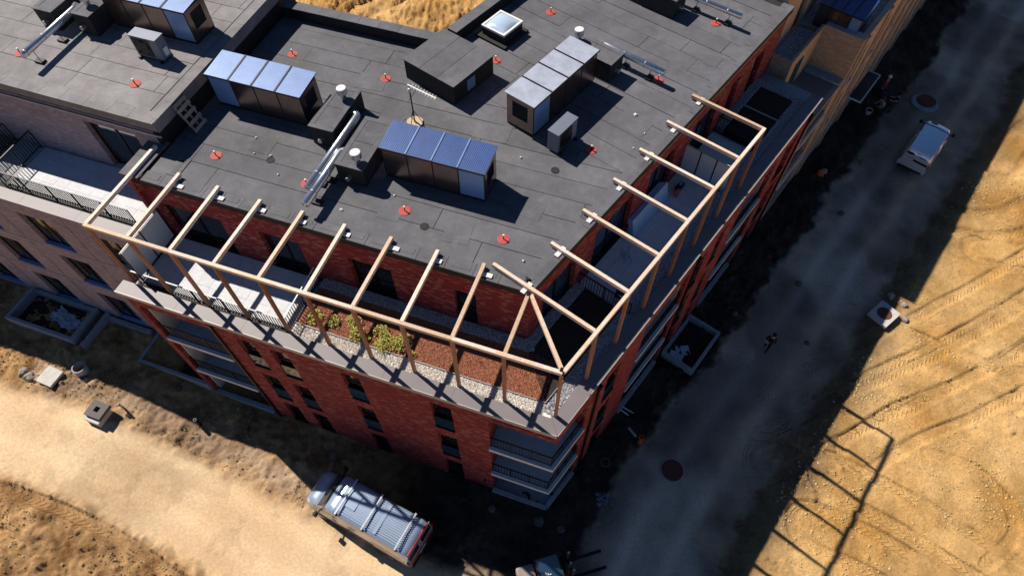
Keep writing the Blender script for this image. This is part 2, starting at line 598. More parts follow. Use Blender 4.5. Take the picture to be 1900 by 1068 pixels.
def fbm(x, y, sc, oct=4, gain=0.55, ox=0.0):
    r = np.zeros_like(x); am = 1.0; f = 1.0 / sc
    for i in range(oct):
        ca, sa = math.cos(i * 1.1 + .3), math.sin(i * 1.1 + .3)
        r += am * vnoise((x * ca - y * sa) * f + 37.1 * i + ox, (x * sa + y * ca) * f + 17.7 * i - ox)
        am *= gain; f *= 2.03
    return r

def pl_dist(x, y, pts):
    """distance to a polyline, arc length along it and signed side offset"""
    best = np.full_like(x, 1e9); ss = np.zeros_like(x); tt = np.zeros_like(x)
    s0 = 0.0
    for (ax, ay), (bx, by) in zip(pts[:-1], pts[1:]):
        dx, dy = bx - ax, by - ay
        L = math.hypot(dx, dy)
        t = np.clip(((x - ax) * dx + (y - ay) * dy) / (L * L), 0, 1)
        px, py = ax + t * dx, ay + t * dy
        d = np.hypot(x - px, y - py)
        m = d < best
        best = np.where(m, d, best)
        ss = np.where(m, s0 + t * L, ss)
        tt = np.where(m, np.sign((x - ax) * dy - (y - ay) * dx) * d, tt)
        s0 += L
    return best, ss, tt

def sstep(a, b, x):
    t = np.clip((x - a) / (b - a), 0, 1)
    return t * t * (3 - 2 * t)

ROADL = [(-60, 24.0), (-39, 16.4), (-26.8, 12.6), (-22.8, 11.5), (-19.1, 10.0), (-16.0, 8.7), (-12.6, 7.1), (-9.0, 5.6), (-4, 3.8), (1.5, 2.6)]
ROADR = [(1.5, -4), (5.5, 4.0), (7.8, 8.0), (10.5, 11.3), (13.8, 15.2), (17.2, 19.2), (21.8, 25.0), (26.8, 30.8), (32.8, 38.0), (40.5, 47.6), (70, 83)]
TRACKS = [
    [(13.5, 12.8), (18.3, 15.7), (24.0, 18.3), (31.5, 22.3), (44, 30)],
    [(13.0, 10.6), (17.6, 13.0), (23.0, 15.2), (29.5, 18.4), (42, 26)],
    [(16.2, 9.9), (18.5, 8.6), (22.0, 6.1), (26.0, 3.0)],
    [(14.6, 7.4), (17.0, 6.2), (20.0, 4.2), (23, 2.0)],
    [(21.5, 11.0), (23.5, 10.2), (24.6, 8.6), (24.2, 6.9), (22.4, 5.6)],
    [(20.5, 20.0), (23.2, 18.0), (27, 16.0), (31, 15.2)],
    [(27.5, 27.0), (31, 26.0), (35, 27.5)],
    [(29.5, 24.0), (33.5, 23.2), (38, 24.8)],
    [(-25.5, 9.0), (-22.0, 8.0), (-18.6, 6.6), (-16.0, 5.2), (-13.5, 3.9)],
    [(-12.0, 47.0), (-8.0, 50.5), (-5, 56)],
    [(18.0, 11.0), (21.0, 12.6), (24.5, 13.9), (30, 16.6)],
    [(33.5, 31.0), (36, 33.5), (40, 36)],
]

def smooth_line(P, n=6):
    P = [P[0]] + list(P) + [P[-1]]
    out = []
    for i in range(1, len(P) - 2):
        p0, p1, p2, p3 = [np.array(P[j], float) for j in (i - 1, i, i + 1, i + 2)]
        for k in range(n):
            t_ = k / n
            out.append(tuple(.5 * (2 * p1 + (p2 - p0) * t_ + (2 * p0 - 5 * p1 + 4 * p2 - p3) * t_ ** 2 + (3 * p1 - p0 - 3 * p2 + p3) * t_ ** 3)))
    out.append(tuple(P[-1]))
    return out
TRACKS = [smooth_line(t_) for t_ in TRACKS]
ROADR = smooth_line(ROADR, 3)
ROADL = smooth_line(ROADL, 3)

def ground_height(x, y):
    dl, sl, tl = pl_dist(x, y, ROADL)
    dr, sr, tr = pl_dist(x, y, ROADR)
    dl2 = dl + 0.5 * fbm(x, y, 2.5, 3, ox=5.0) + 0.65 * (tl < 0)
    dr2 = dr + 0.9 * fbm(x, y, 3.0, 3, ox=9.0)
    ml = 1 - sstep(2.0, 2.9, dl2)
    mr = 1 - sstep(2.5, 3.2, dr2 + .35 * fbm(x, y, .6, 3, ox=12.0))
    road = np.maximum(ml, mr)
    # building frame B for zones
    cb, sb = math.cos(ANG['B']), math.sin(ANG['B'])
    ca, sa = math.cos(ANG['A']), math.sin(ANG['A'])
    rx, ry = x - K.x, y - K.y
    vB = rx * cb + ry * sb; wB = -rx * sb + ry * cb
    uA = rx * ca + ry * sa; wA = -rx * sa + ry * ca
    right_field = sstep(2.6, 4.4, tr + 0.8 * fbm(x, y, 2.0, 3, ox=2.0)) * (tr > 0)
    below_left = sstep(1.9, 3.0, tl) * (tl > 0) * (x < 1)
    court = sstep(12.0, 16.0, wA) * (wB > 8)
    # distances from the facades
    out = np.where((wA < 0) | (wB < 0), np.maximum(-wA * (uA < 1.5), -wB * (vB > -1.5)), 0)
    lump = fbm(x, y, 3.2, 4, 0.5)
    clod = np.abs(fbm(x, y, 0.75, 4, 0.62, ox=3.0))
    fine = fbm(x, y, 0.3, 2, 0.6, ox=8.0)
    patch = sstep(-0.12, 0.22, fbm(x, y, 4.5, 3, 0.5, ox=21.0))
    patch2 = sstep(0.0, 0.3, fbm(x, y, 2.2, 3, 0.6, ox=91.0))
    rough = 0.35 + 0.9 * patch
    h = 0.05 * lump * (1 - road)
    h += road * 0.012 * fbm(x, y, 1.2, 3)
    near = (1 - road) * (1 - right_field) * (1 - below_left)
    crumb = np.maximum(0, fbm(x, y, 0.42, 3, 0.7, ox=15.0) - .08)
    h += near * (0.09 * lump + 0.24 * clod + 0.32 * crumb * (.3 + patch) + 0.09 * fine)
    h += right_field * (0.12 + 0.04 * lump + rough * (0.04 * clod + 0.025 * fine) + 0.3 * crumb * patch * patch2)
    rid = np.abs(fbm(x * 1.0 + 0.55 * y, y * 0.35, 1.5, 3, 0.55, ox=40.0))
    h += below_left * (0.06 + 0.3 * lump + 0.75 * rid + 0.22 * clod + 0.25 * crumb + 0.09 * fine)
    h += court * (0.9 * fbm(x, y, 6.0, 4, 0.55, ox=50.0) + 0.35 * clod)
    # wheel tracks
    tu = np.zeros_like(x); tv = np.zeros_like(x); tm = np.zeros_like(x)
    for i, t in enumerate(TRACKS):
        lo = np.array(t).min(0) - 2; hi = np.array(t).max(0) + 2
        sel = (x > lo[0]) & (x < hi[0]) & (y > lo[1]) & (y < hi[1])
        if not sel.any(): continue
        d, s, tt = pl_dist(x[sel], y[sel], t)
        wob = 0.12 * fbm(x[sel], y[sel], 2.0, 2, ox=i * 3.3)
        for off in ((-0.95, 0.95) if i not in (4, 5, 8) else (0.0,)):
            q = np.abs(tt - off + wob)
            m = 1 - sstep(0.26, 0.34, q)
            berm = np.exp(-((q - 0.42) / 0.09) ** 2)
            fade = sstep(-0.2, 0.12, fbm(x[sel], y[sel], 1.6, 3, ox=70 + i))
            hh = h[sel]
            flat = hh * (1 - 0.75 * m)
            h[sel] = flat - 0.03 * m * fade + (0.02 + .06 * fbm(x[sel], y[sel], .4, 2, ox=i)) * berm * fade * sstep(-.2, .15, fbm(x[sel], y[sel], 1.0, 2, ox=i + 30))
            upd = m * fade > tm[sel]
            a = tu[sel]; a[upd] = s[upd]; tu[sel] = a
            a = tv[sel]; a[upd] = (tt - off + wob)[upd]; tv[sel] = a
            tm[sel] = np.maximum(tm[sel], m * fade)
    # colours
    def C(*c): return np.array(c)[None, :]
    n1 = (fbm(x, y, 3.0, 4, ox=13.0) + 0.5)[:, None]
    n2 = (fbm(x, y, 0.9, 4, ox=31.0) + 0.5)[:, None]
    n1 = np.clip(n1, 0, 1); n2 = np.clip(n2, 0, 1)
    sand = C(.54, .29, .085) * (1 - n1) + C(.84, .53, .225) * n1
    sand = sand * (0.82 + 0.36 * n2)
    brown = C(.3, .155, .062) * (1 - n2) + C(.7, .425, .2) * n2
    roadc = C(.6, .415, .245) * (1 - n1) + C(.72, .54, .345) * n1
    roadg = C(.62, .47, .36) * (1 - n1) + C(.78, .61, .475) * n1
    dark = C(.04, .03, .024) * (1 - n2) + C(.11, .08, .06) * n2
    gravel = C(.36, .29, .235) * (1 - n2) + C(.52, .45, .385) * n2
    col = brown.copy()
    def over(c, m):
        nonlocal col
        m = np.clip(m, 0, 1)[:, None]
        col = col * (1 - m) + c * m
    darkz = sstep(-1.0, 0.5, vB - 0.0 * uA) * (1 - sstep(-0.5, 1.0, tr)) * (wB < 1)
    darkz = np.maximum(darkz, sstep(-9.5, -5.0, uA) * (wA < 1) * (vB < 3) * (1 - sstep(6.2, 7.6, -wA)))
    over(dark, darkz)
    over(sand, right_field)
    over(brown * 0.92, below_left)
    over(sand * .95, court)
    gz = np.exp(-((dl + 0.45 * fbm(x, y, 1.0, 3, ox=77.0) - 2.75) / 0.75) ** 2) * (tl < 0) * (x > -26) * (x < -8)
    over(gravel, 0.5 * gz)
    over(roadc, ml * (x < 2))
    shaded_verge = np.exp(-((dr2 - 3.7) / 1.2) ** 2) * (tr > 0)  # verge darkened: building shade put into the soil colour
    over(C(.12, .09, .065) + 0 * n1, 0.75 * shaded_verge)
    over(roadg, mr * (0.55 + 0.45 * sstep(-.1, .2, fbm(x, y, 5.0, 3, ox=61.0))))
    lanes = np.exp(-((np.abs(tr + .3 * fbm(x, y, 4.0, 2, ox=44.0)) - 1.0) / .42) ** 2)
    edge = sstep(.3, 1.0, mr) * (1 - lanes)
    col = col * (1 - .42 * edge * (0.5 + 1.0 * np.clip(fbm(x, y, 1.5, 3, ox=66.0) + .3, 0, 1)))[:, None]
    lanel = np.exp(-((np.abs(tl + .25 * fbm(x, y, 5.0, 2, ox=47.0)) - .95) / .4) ** 2) * ml
    col = col * (1 + .09 * lanel - .05 * ml * (1 - lanel) * (fbm(x, y, .8, 3, ox=28.0) + .5))[:, None]
    stain = sstep(.16, .3, fbm(x, y, 1.1, 4, .6, ox=99.0)) * ml
    col = col * (1 - .14 * stain)[:, None]
    hi = sstep(0.05, 0.16, clod)[:, None]
    col = col * (1.0 - 0.12 * (1 - road)[:, None] * (1 - hi))
    h += 0.95 * sstep(16.5, 23.5, -uA)
    dist_far = np.hypot(x, y)
    h *= 1 - sstep(90, 140, dist_far)
    return h, col, np.stack([tu, tv, tm], 1), road

def axis(segs):
    out = []
    for a, b, st in segs:
        out.append(np.arange(a, b, st))
    out.append(np.array([segs[-1][1]]))
    return np.concatenate(out)

gx = axis([(-900, -100, 80), (-100, -46, 2.0), (-46, -30, 0.2), (-30, 28, 0.085), (28, 46, 0.15), (46, 100, 2.0), (100, 900, 80)])
gy = axis([(-300, -20, 40), (-20, -6, 0.6), (-6, 3.5, 0.16), (3.5, 24, 0.085), (24, 40, 0.16), (40, 58, 0.25), (58, 120, 2.0), (120, 1500, 90)])
GX, GY = np.meshgrid(gx, gy)
fx, fy = GX.ravel(), GY.ravel()
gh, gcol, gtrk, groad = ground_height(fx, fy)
nx, ny = len(gx), len(gy)
me = bpy.data.meshes.new('ground')
nv = nx * ny
me.vertices.add(nv)
me.vertices.foreach_set('co', np.stack([fx, fy, gh], 1).ravel())
ii, jj = np.meshgrid(np.arange(nx - 1), np.arange(ny - 1))
ii = ii.ravel(); jj = jj.ravel()
i00 = jj * nx + ii
quads = np.stack([i00, i00 + 1, i00 + nx + 1, i00 + nx], 1)
nq = len(quads)
me.loops.add(nq * 4); me.polygons.add(nq)
me.loops.foreach_set('vertex_index', quads.ravel())
me.polygons.foreach_set('loop_start', np.arange(nq) * 4)
me.polygons.foreach_set('loop_total', np.full(nq, 4))
me.polygons.foreach_set('use_smooth', np.ones(nq, dtype=bool))
me.update(); me.validate()
at = me.attributes.new('soil', 'FLOAT_COLOR', 'POINT')
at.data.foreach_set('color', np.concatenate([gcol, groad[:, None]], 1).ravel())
at = me.attributes.new('track', 'FLOAT_VECTOR', 'POINT')
at.data.foreach_set('vector', gtrk.ravel())

t = NT('site_soil')
av = t.n('ShaderNodeAttribute', attribute_name='soil')
tv = t.n('ShaderNodeAttribute', attribute_name='track')
p = t.pos()
n1 = t.noise(p, 7.0, 6.0, 0.7)
n2 = t.noise(p, 28.0, 4.0, 0.7)
c = t.mix(1.0, av.outputs['Color'], t.ramp(n1, [(0.3, (0.8, 0.79, 0.78)), (0.7, (1.16, 1.16, 1.16))]), 'MULTIPLY')
c2 = t.mix(1.0, c, t.ramp(n2, [(0.3, (0.8,) * 3), (0.7, (1.18,) * 3)]), 'MULTIPLY')
rf_ = t.n('ShaderNodeMath', operation='MULTIPLY_ADD'); t.l(av.outputs['Alpha'], rf_.inputs[0]); rf_.inputs[1].default_value = -.75; rf_.inputs[2].default_value = 1.0
c = t.mix(rf_.outputs[0], c, c2)
t.l(c, t.b.inputs['Base Color'])
t.b.inputs['Roughness'].default_value = 0.95
t.b.inputs['Specular IOR Level'].default_value = 0.15
# tread lugs: chevrons from the along / across coordinates of the track
sx = t.n('ShaderNodeSeparateXYZ'); t.l(tv.outputs['Vector'], sx.inputs[0])
ab = t.n('ShaderNodeMath', operation='ABSOLUTE'); t.l(sx.outputs[1], ab.inputs[0])
ma = t.n('ShaderNodeMath', operation='MULTIPLY_ADD'); t.l(ab.outputs[0], ma.inputs[0]); ma.inputs[1].default_value = 1.2; t.l(sx.outputs[0], ma.inputs[2])
fr = t.n('ShaderNodeMath', operation='MULTIPLY'); t.l(ma.outputs[0], fr.inputs[0]); fr.inputs[1].default_value = 2 * math.pi / 0.3
sn = t.n('ShaderNodeMath', operation='SINE'); t.l(fr.outputs[0], sn.inputs[0])
gt = t.n('ShaderNodeMath', operation='SMOOTH_MAX'); t.l(sn.outputs[0], gt.inputs[0]); gt.inputs[1].default_value = 0.0; gt.inputs[2].default_value = 0.4
lug = t.n('ShaderNodeMath', operation='MULTIPLY'); t.l(gt.outputs[0], lug.inputs[0]); t.l(sx.outputs[2], lug.inputs[1])
lugs = t.n('ShaderNodeMath', operation='MULTIPLY'); t.l(lug.outputs[0], lugs.inputs[0]); lugs.inputs[1].default_value = 0.034
rr = t.n('ShaderNodeMath', operation='SUBTRACT'); rr.inputs[0].default_value = 1.06; t.l(av.outputs['Alpha'], rr.inputs[1])
nn = t.n('ShaderNodeMath', operation='MULTIPLY_ADD'); t.l(n2, nn.inputs[0]); nn.inputs[1].default_value = 0.6; t.l(n1, nn.inputs[2])
nm = t.n('ShaderNodeMath', operation='MULTIPLY'); t.l(nn.outputs[0], nm.inputs[0]); t.l(rr.outputs[0], nm.inputs[1])
nm2 = t.n('ShaderNodeMath', operation='MULTIPLY'); t.l(nm.outputs[0], nm2.inputs[0]); nm2.inputs[1].default_value = 0.07
hs = t.n('ShaderNodeMath', operation='ADD'); t.l(lugs.outputs[0], hs.inputs[0]); t.l(nm2.outputs[0], hs.inputs[1])
t.bump(hs.outputs[0], 1.0, 1.0)
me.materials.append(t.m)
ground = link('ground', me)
ground['kind'] = 'structure'
ground['label'] = 'bare sandy building site with dirt roads and tyre tracks'
SOILM = t.m

def gz(x, y):
    h, _, _, _ = ground_height(np.array([float(x)]), np.array([float(y)]))
    return float(h[0])

# ------------------------------------------------------------------ red brick building
red = thing('red_brick_building', 'red brick apartment block with set-back top storey and dark felt roof at the street corner', 'building', 'A', 0, 0, 0)
Y = 0.1                                        # brick face of the front
ROWS = [(0.25, 2.45), (3.15, 5.8), (6.65, 9.2)]
FW = [(-13.95, -13.1), (-12.35, -11.5), (-9.1, -8.25), (-5.2, -4.3)]
ops = [(-18.7, -15.15, 0.12, 9.25)]
for a, b in FW:
    for c, d in ROWS:
        ops.append((a, b, c, d))
part(red, 'front_wall', wall(-19.05, -2.75, -0.3, 10.22, Y, 0.22, ops), RED)
mb = MB().box(-2.75, -0.075, Y, Y + .3, 9.25, 10.22)
part(red, 'lintel', mb, RED)
so = MB()
for i in range(228):                           # soldier course under the coping
    x = -19.0 + i * .083
    if x > -.16: break
    so.box(x + .007, x + .076, Y - .014 - .006 * (i % 3), Y + .03, 9.76, 10.1)
part(red, 'soldier_course', so, RED, kind='stuff')
so = MB()
for i in range(31):                            # and over the corner loggia
    x = -2.74 + i * .083
    so.box(x + .007, x + .076, Y - .014 - .006 * (i % 3), Y + .05, 9.26, 9.6)
part(red, 'soldier_course', so, RED, kind='stuff')
for a, b in FW:
    for k, (c, d) in enumerate(ROWS):
        window(red, 0, a, b, c, d, Y, 0.17, 1, c + (d - c) * .55, guard=(d - c) * .42 if k else 0.0)
# right hand side in frame B
YB = 0.03
BW = [(3.55, 4.5), (10.85, 11.65), (12.75, 13.55)]
opsB = [(6.35, 10.15, 0.12, 9.25), (14.9, 18.6, 0.12, 9.25), (19.7, 21.2, 3.15, 9.2), (19.7, 21.2, .25, 2.45)]
for a, b in BW:
    for c, d in ROWS:
        opsB.append((a, b, c, d))
part(red, 'side_wall', wall(2.25, 22.6, -0.3, 10.22, YB, 0.22, opsB), RED, AB)
part(red, 'side_lintel', MB().box(0.03, 2.25, YB, YB + .3, 9.25, 10.22), RED, AB)
for a, b in BW:
    for k, (c, d) in enumerate(ROWS):
        window(red, AB, a, b, c, d, YB, 0.17, 1, c + (d - c) * .55, guard=(d - c) * .42 if k else 0.0)
window(red, AB, 19.7, 21.2, 6.65, 9.2, YB, 0.17, 2)
window(red, AB, 19.7, 21.2, 3.15, 5.8, YB, 0.17, 2)
window(red, AB, 19.7, 21.2, .25, 2.45, YB, 0.17, 2)
# fill between the two rows of the wide opening
part(red, 'spandrel', MB().box(19.7, 21.2, YB + .012, YB + .2, 5.8, 6.65), RED, AB)

def loggia(rot, x0, x1, y, depth, rail=True, slabs=(3.1, 6.45)):
    b = MB()
    b.box(x0, x0 + .12, y + .215, y + depth, 0, 9.4); b.box(x1 - .12, x1, y + .215, y + depth, 0, 9.4)
    b.box(x0, x1, y + depth, y + depth + .1, 0, 9.4)
    part(red, 'loggia_wall', b, RENDER, rot)
    part(red, 'loggia_ceiling', MB().box(x0, x1, y + .22, y + depth, 9.3, 9.42), RENDER, rot)
    for z in slabs:
        part(red, 'balcony_slab', MB().box(x0 + .01, x1 - .01, y - .06, y + depth - .004, z - .24, z), SLABM, rot)
        if rail:
            railing(red, rot, (x0 + .04, y + .1), (x1 - .04, y + .1), z + .02, 1.0, .13, postn=3)
    for z in (0.0,) + tuple(slabs):
        window(red, rot, x0 + .5, x1 - .5, z + .06, z + 2.4, y + depth - .12, .06, 2)
    part(red, 'ground_kerb', MB().box(x0, x1, y - .1, y + .12, 0, .42), CONC, rot)

loggia(0, -18.7, -15.15, Y, 1.6)
loggia(AB, 6.35, 10.15, YB, 1.6)
loggia(AB, 14.9, 18.6, YB, 1.6)
# corner loggia: slabs follow the obtuse corner
cA = [(-2.75, 0.0), (0.0, 0.0), b2a(2.25, 0.0), b2a(2.25, 1.9), (-2.75, 1.9)]
def off_corner(d):
    # corner of the lines w = d in both frames
    # A line: w = d ; B line: wB = d
    # solve b2a(v,d).w = d
    v = (d - d * math.cos(AB)) / math.sin(AB)
    return b2a(v, d)
def ring(d, e=0.0):
    return [(-2.75 + e, d), off_corner(d), b2a(2.25 - e, d)]
inner = [b2a(2.25, 1.9), (-2.75, 1.9)]
for z in (3.1, 6.45):
    part(red, 'balcony_slab', MB().prism(ring(-.06) + inner, z - .24, z), SLABM)
    c0 = off_corner(.1)
    railing(red, 0, (-2.7, .1), (c0[0] - .03, .1), z + .02, 1.0, .13, postn=3)
    railing(red, 0, (c0[0], c0[1] + .03), b2a(2.2, .1), z + .02, 1.0, .13, postn=3)
part(red, 'loggia_ceiling', MB().prism(ring(.31) + inner, 9.3, 9.42), RENDER)
part(red, 'loggia_wall', MB().box(-2.87, -2.75, .315, 2.0, 0, 9.4), RED)
part(red, 'loggia_wall', MB().box(2.25, 2.37, .255, 2.0, 0, 9.4), RED, AB)
part(red, 'loggia_wall', MB().prism([(-2.75, 1.9), b2a(2.25, 1.9), b2a(2.25, 2.0), (-2.75, 2.0)], 0, 9.4), RENDER)
part(red, 'ground_slab', MB().prism(ring(-.05) + inner, 0, .12), CONC)
kb = MB()
kb.box(-2.75, 0.02, -.1, .08, 0.12, .4)
part(red, 'ground_kerb', kb, CONC)
part(red, 'ground_kerb', MB().box(0.03, 2.25, -.1, .08, .12, .4), CONC, AB)
# rain pipes
part(red, 'rain_pipe', MB().tube([(-14.85, Y - .07, 0), (-14.85, Y - .07, 9.95)], .055, 8).box(-14.95, -14.75, Y - .14, Y - .005, 9.6, 9.95), DARKM)
for v in (2.75, 10.45, 21.9):
    part(red, 'rain_pipe', MB().tube([(v, YB - .07, 0), (v, YB - .07, 9.95)], .055, 8).box(v - .1, v + .1, YB - .14, YB - .005, 9.6, 9.95), DARKM, AB)
part(red, 'vent_pipe', MB().tube([(-3.15, Y - .16, 1.3), (-3.15, Y + .05, 1.3)], .06, 10), BLACK)

# copings of the terrace parapet, in lengths
cin = off_corner(.58)
cou = off_corner(-.0)
xs = [-19.15, -16.3, -13.2, -10.1, -7.0, -4.2]
for i in range(len(xs)):
    x0 = xs[i]; x1 = xs[i + 1] if i + 1 < len(xs) else None
    if x1 is not None:
        part(red, 'coping', MB().box(x0 + .004, x1 - .004, 0.0, .58, COP - .07, COP), COPM)
    else:
        part(red, 'coping', MB().prism([(x0 + .004, 0), (cou[0], cou[1]), (cin[0], .58), (x0 + .004, .58)], COP - .07, COP), COPM)
part(red, 'coping_edge', MB().box(-19.15, -.02, -.03, -.002, COP - .24, COP + .012), COPL)
cinB = a2b(*cin)
for i, (v0, v1) in enumerate([(0, 4.6), (4.6, 8.7), (8.7, 12.8), (12.8, 16.9), (16.9, 22.9)]):
    if i == 0:
        part(red, 'coping', MB().prism([(0.01, 0.0), (v1 - .004, 0), (v1 - .004, .58), (cinB[0] + .006, .58)], COP - .07, COP), COPM, AB)
    else:
        part(red, 'coping', MB().box(v0 + .004, v1 - .004, 0, .58, COP - .07, COP), COPM, AB)
part(red, 'coping_edge', MB().box(.0, 22.9, -.022, -.002, COP - .05, COP + .012), COPL, AB)
part(red, 'parapet_wall', MB().box(-19.0, -.4, .33, .56, 9.6, COP - .075), CONC)
part(red, 'parapet_wall', MB().box(.5, 22.6, .26, .56, 9.6, COP - .075), CONC, AB)

# terrace deck under the paving and beds
t0 = off_corner(.34)
deck = [(-19.0, .34), t0, b2a(23.6, .34), b2a(23.6, 14.4), (-19.0, 15.0)]
part(red, 'terrace_deck', MB().prism(deck, 9.45, 9.78), CONC)
part(red, 'gutter', MB().box(-18.9, -11.6, .61, .895, 9.781, 9.79), FELTD)
part(red, 'gutter', MB().box(5.9, 17.8, .61, .895, 9.781, 9.79), FELTD, AB)
# outer shell behind the parapet so that nothing is hollow
part(red, 'left_flank_wall', MB().box(-19.05, -18.85, .33, 16, -.3, 9.6), RED)
part(red, 'left_flank_wall', MB().box(-19.05, -18.85, 3.3, 16, 9.6, ROOF - .02), RED)

# set-back top storey
PF, PB_ = 3.5, 3.34
ops = [(-18.45, -15.5, TERR, 12.3), (-13.75, -11.9, TERR, 12.3), (-9.75, -7.9, TERR, 12.3), (-5.3, -4.4, TERR, 12.3)]
pc = (b2a(*( (PF - PB_ * math.cos(AB)) / math.sin(AB), PB_)))      # corner of the set-back storey
part(red, 'top_storey_front_wall', wall(-18.85, pc[0], 9.78, ROOF - .02, PF, .3, ops), RED)
for i, (a, b, c, d) in enumerate(ops):
    window(red, 0, a, b, c + .02, d, PF, .2, 1 if i == 3 else 2, transom=None if i < 2 else c + 1.05, fw=.075, pm=GLASS)
pcB = a2b(*pc)
opsB = [(pcB[0] + .9, 5.6, TERR, 12.5), (6.9, 9.7, TERR, 12.5), (11.0, 13.2, TERR, 12.5), (14.7, 17.0, TERR, 12.5), (18.2, 19.1, TERR, 12.5), (20.6, 21.7, TERR, 12.5)]
part(red, 'top_storey_side_wall', wall(pcB[0], 23.6, 9.78, ROOF - .02, PB_, .3, opsB), RED, AB)
for a, b, c, d in opsB:
    window(red, AB, a, b, c + .02, d, PB_, .2, 2 if b - a > 1.4 else 1, fw=.075, pm=GLASSB)
part(red, 'trim_line', MB().box(11.0, 23.3, PB_ - .02, PB_ - .003, ROOF - .62, ROOF - .575), COPL, AB)
part(red, 'back_wall', MB().box(-18.85, -10.3, 14.95, 15.15, 0, ROOF), RED)
part(red, 'back_wall', MB().box(12.0, 23.4, 14.75, 14.95, 0, ROOF), RED, AB)

# roof: deck, felt sheets, edge sheets, upstands
e = .12                                         # drip over the wall
rc = b2a((PF - e - (PB_ - e) * math.cos(AB)) / math.sin(AB), PB_ - e)
rA = [(-18.9, PF - e), rc, b2a(9.2, PB_ - e), b2a(9.2, 14.6), (-10.2, 15.0), (-18.9, 15.0)]
rcB = a2b(*rc)
rB = [(9.2, PB_ - e), (23.6, PB_ - e), (23.6, 14.8), (9.2, 14.8)]
part(red, 'roof_deck', MB().prism(rA, ROOF - .3, ROOF - .02), FELTD)
part(red, 'roof_deck', MB().box(9.2, 23.6, PB_ - e, 14.8, ROOF - .3, ROOF - .021), FELTD, AB)
regA = [(-18.4, PF + .42), b2a((PF + .42 - (PB_ + .42) * math.cos(AB)) / math.sin(AB), PB_ + .42), b2a(9.2, PB_ + .42), (-13.4, 14.5), (-18.4, 14.5)]
regC = [(-10.4, 13.46), (-10.25, 14.5), (-13.4, 14.5)]
felt_strips(red, 0, regA, -18.4, 4.5, PF + .42, 15.0, ROOF, 1.0, 11.0, FELT, 'x', 3)
felt_strips(red, 0, regC, -13.4, -10.2, 13.4, 14.5, ROOF, 1.1, 5.0, FELT, 'x', 8)
regB = [(9.2, PB_ + .45), (23.1, PB_ + .45), (23.1, 14.3), (9.2, 14.3)]
felt_strips(red, AB, regB, 9.2, 23.1, PB_ + .45, 14.3, ROOF, 1.0, 10.0, FELT, 'y', 5)
q = random.Random(4)
x = -18.4
while x < rc[0] - .1:                           # edge sheets along the front
    l = q.uniform(.75, 1.15)
    x1 = min(x + l, rc[0])
    poly = [(x + .008, PF - e), (x1 - .008, PF - e), (x1 - .008, PF + .41), (x + .008, PF + .41)]
    if x1 >= rc[0] - .01:
        poly = [(x + .008, PF - e), rc, b2a((PF + .41 - (PB_ + .41) * math.cos(AB)) / math.sin(AB), PB_ + .41), (x + .008, PF + .41)]
    part(red, 'edge_sheet', MB().prism(poly, ROOF - .03, ROOF + .03 + q.uniform(0, .008)), FELT)
    if x1 < rc[0] - .3:
        part(red, 'edge_patch', MB().box(x + .2, x1 - .15, PF + .06, PF + .3 + q.uniform(0, .08), ROOF + .0385, ROOF + .044), FELT)
    x = x1
v = rcB[0] + .16
while v < 23.5:
    l = q.uniform(1.3, 2.4)
    v1 = min(v + l, 23.6)
    part(red, 'edge_sheet', MB().box(v + .008, v1 - .008, PB_ - e, PB_ + .16, ROOF - .03, ROOF + .04), FELT, AB)
    part(red, 'edge_sheet', MB().box(v + .3, min(v1 + .28, 23.6), PB_ + .17, PB_ + .46, ROOF - .015, ROOF + .018 + q.uniform(0, .006)), FELT, AB)
    v = v1
# back upstand with cap sheets
part(red, 'roof_upstand', MB().box(-18.4, -10.25, 14.5, 15.0, ROOF - .01, ROOF + .55), FELTD)
x = -18.4
while x < -10.3:
    x1 = min(x + 1.02, -10.25)
    part(red, 'cap_sheet', MB().box(x + .006, x1 - .006, 14.47, 15.03, ROOF + .55, ROOF + .575 + q.uniform(0, .01)), FELT)
    x = x1
part(red, 'roof_upstand', MB().box(11.2, 23.6, 14.3, 14.8, ROOF - .01, ROOF + .55), FELTD, AB)
v = 11.2
while v < 23.5:
    v1 = min(v + 1.1, 23.6)
    part(red, 'cap_sheet', MB().box(v + .006, v1 - .006, 14.27, 14.83, ROOF + .55, ROOF + .575 + q.uniform(0, .01)), FELT, AB)
    v = v1
# capped upstand along the left end
part(red, 'roof_upstand', MB().box(-19.3, -18.5, 3.38, 5.5, ROOF - .6, ROOF + .08), RED)
for w0, w1 in ((3.36, 4.4), (4.4, 5.3)):
    part(red, 'cap_sheet', MB().box(-19.34, -18.46, w0 + .006, w1 - .006, ROOF + .08, ROOF + .11), FELT)
sc_ = part(red, 'scupper', MB().box(-17.65, -17.1, 4.0, 4.95, ROOF + .009, ROOF + .03), FELT)
part(sc_, 'scupper_slot_shade', MB().box(-17.47, -17.28, 4.1, 4.85, ROOF + .031, ROOF + .036), BLACK)  # black strip painted for the shadow inside the slot

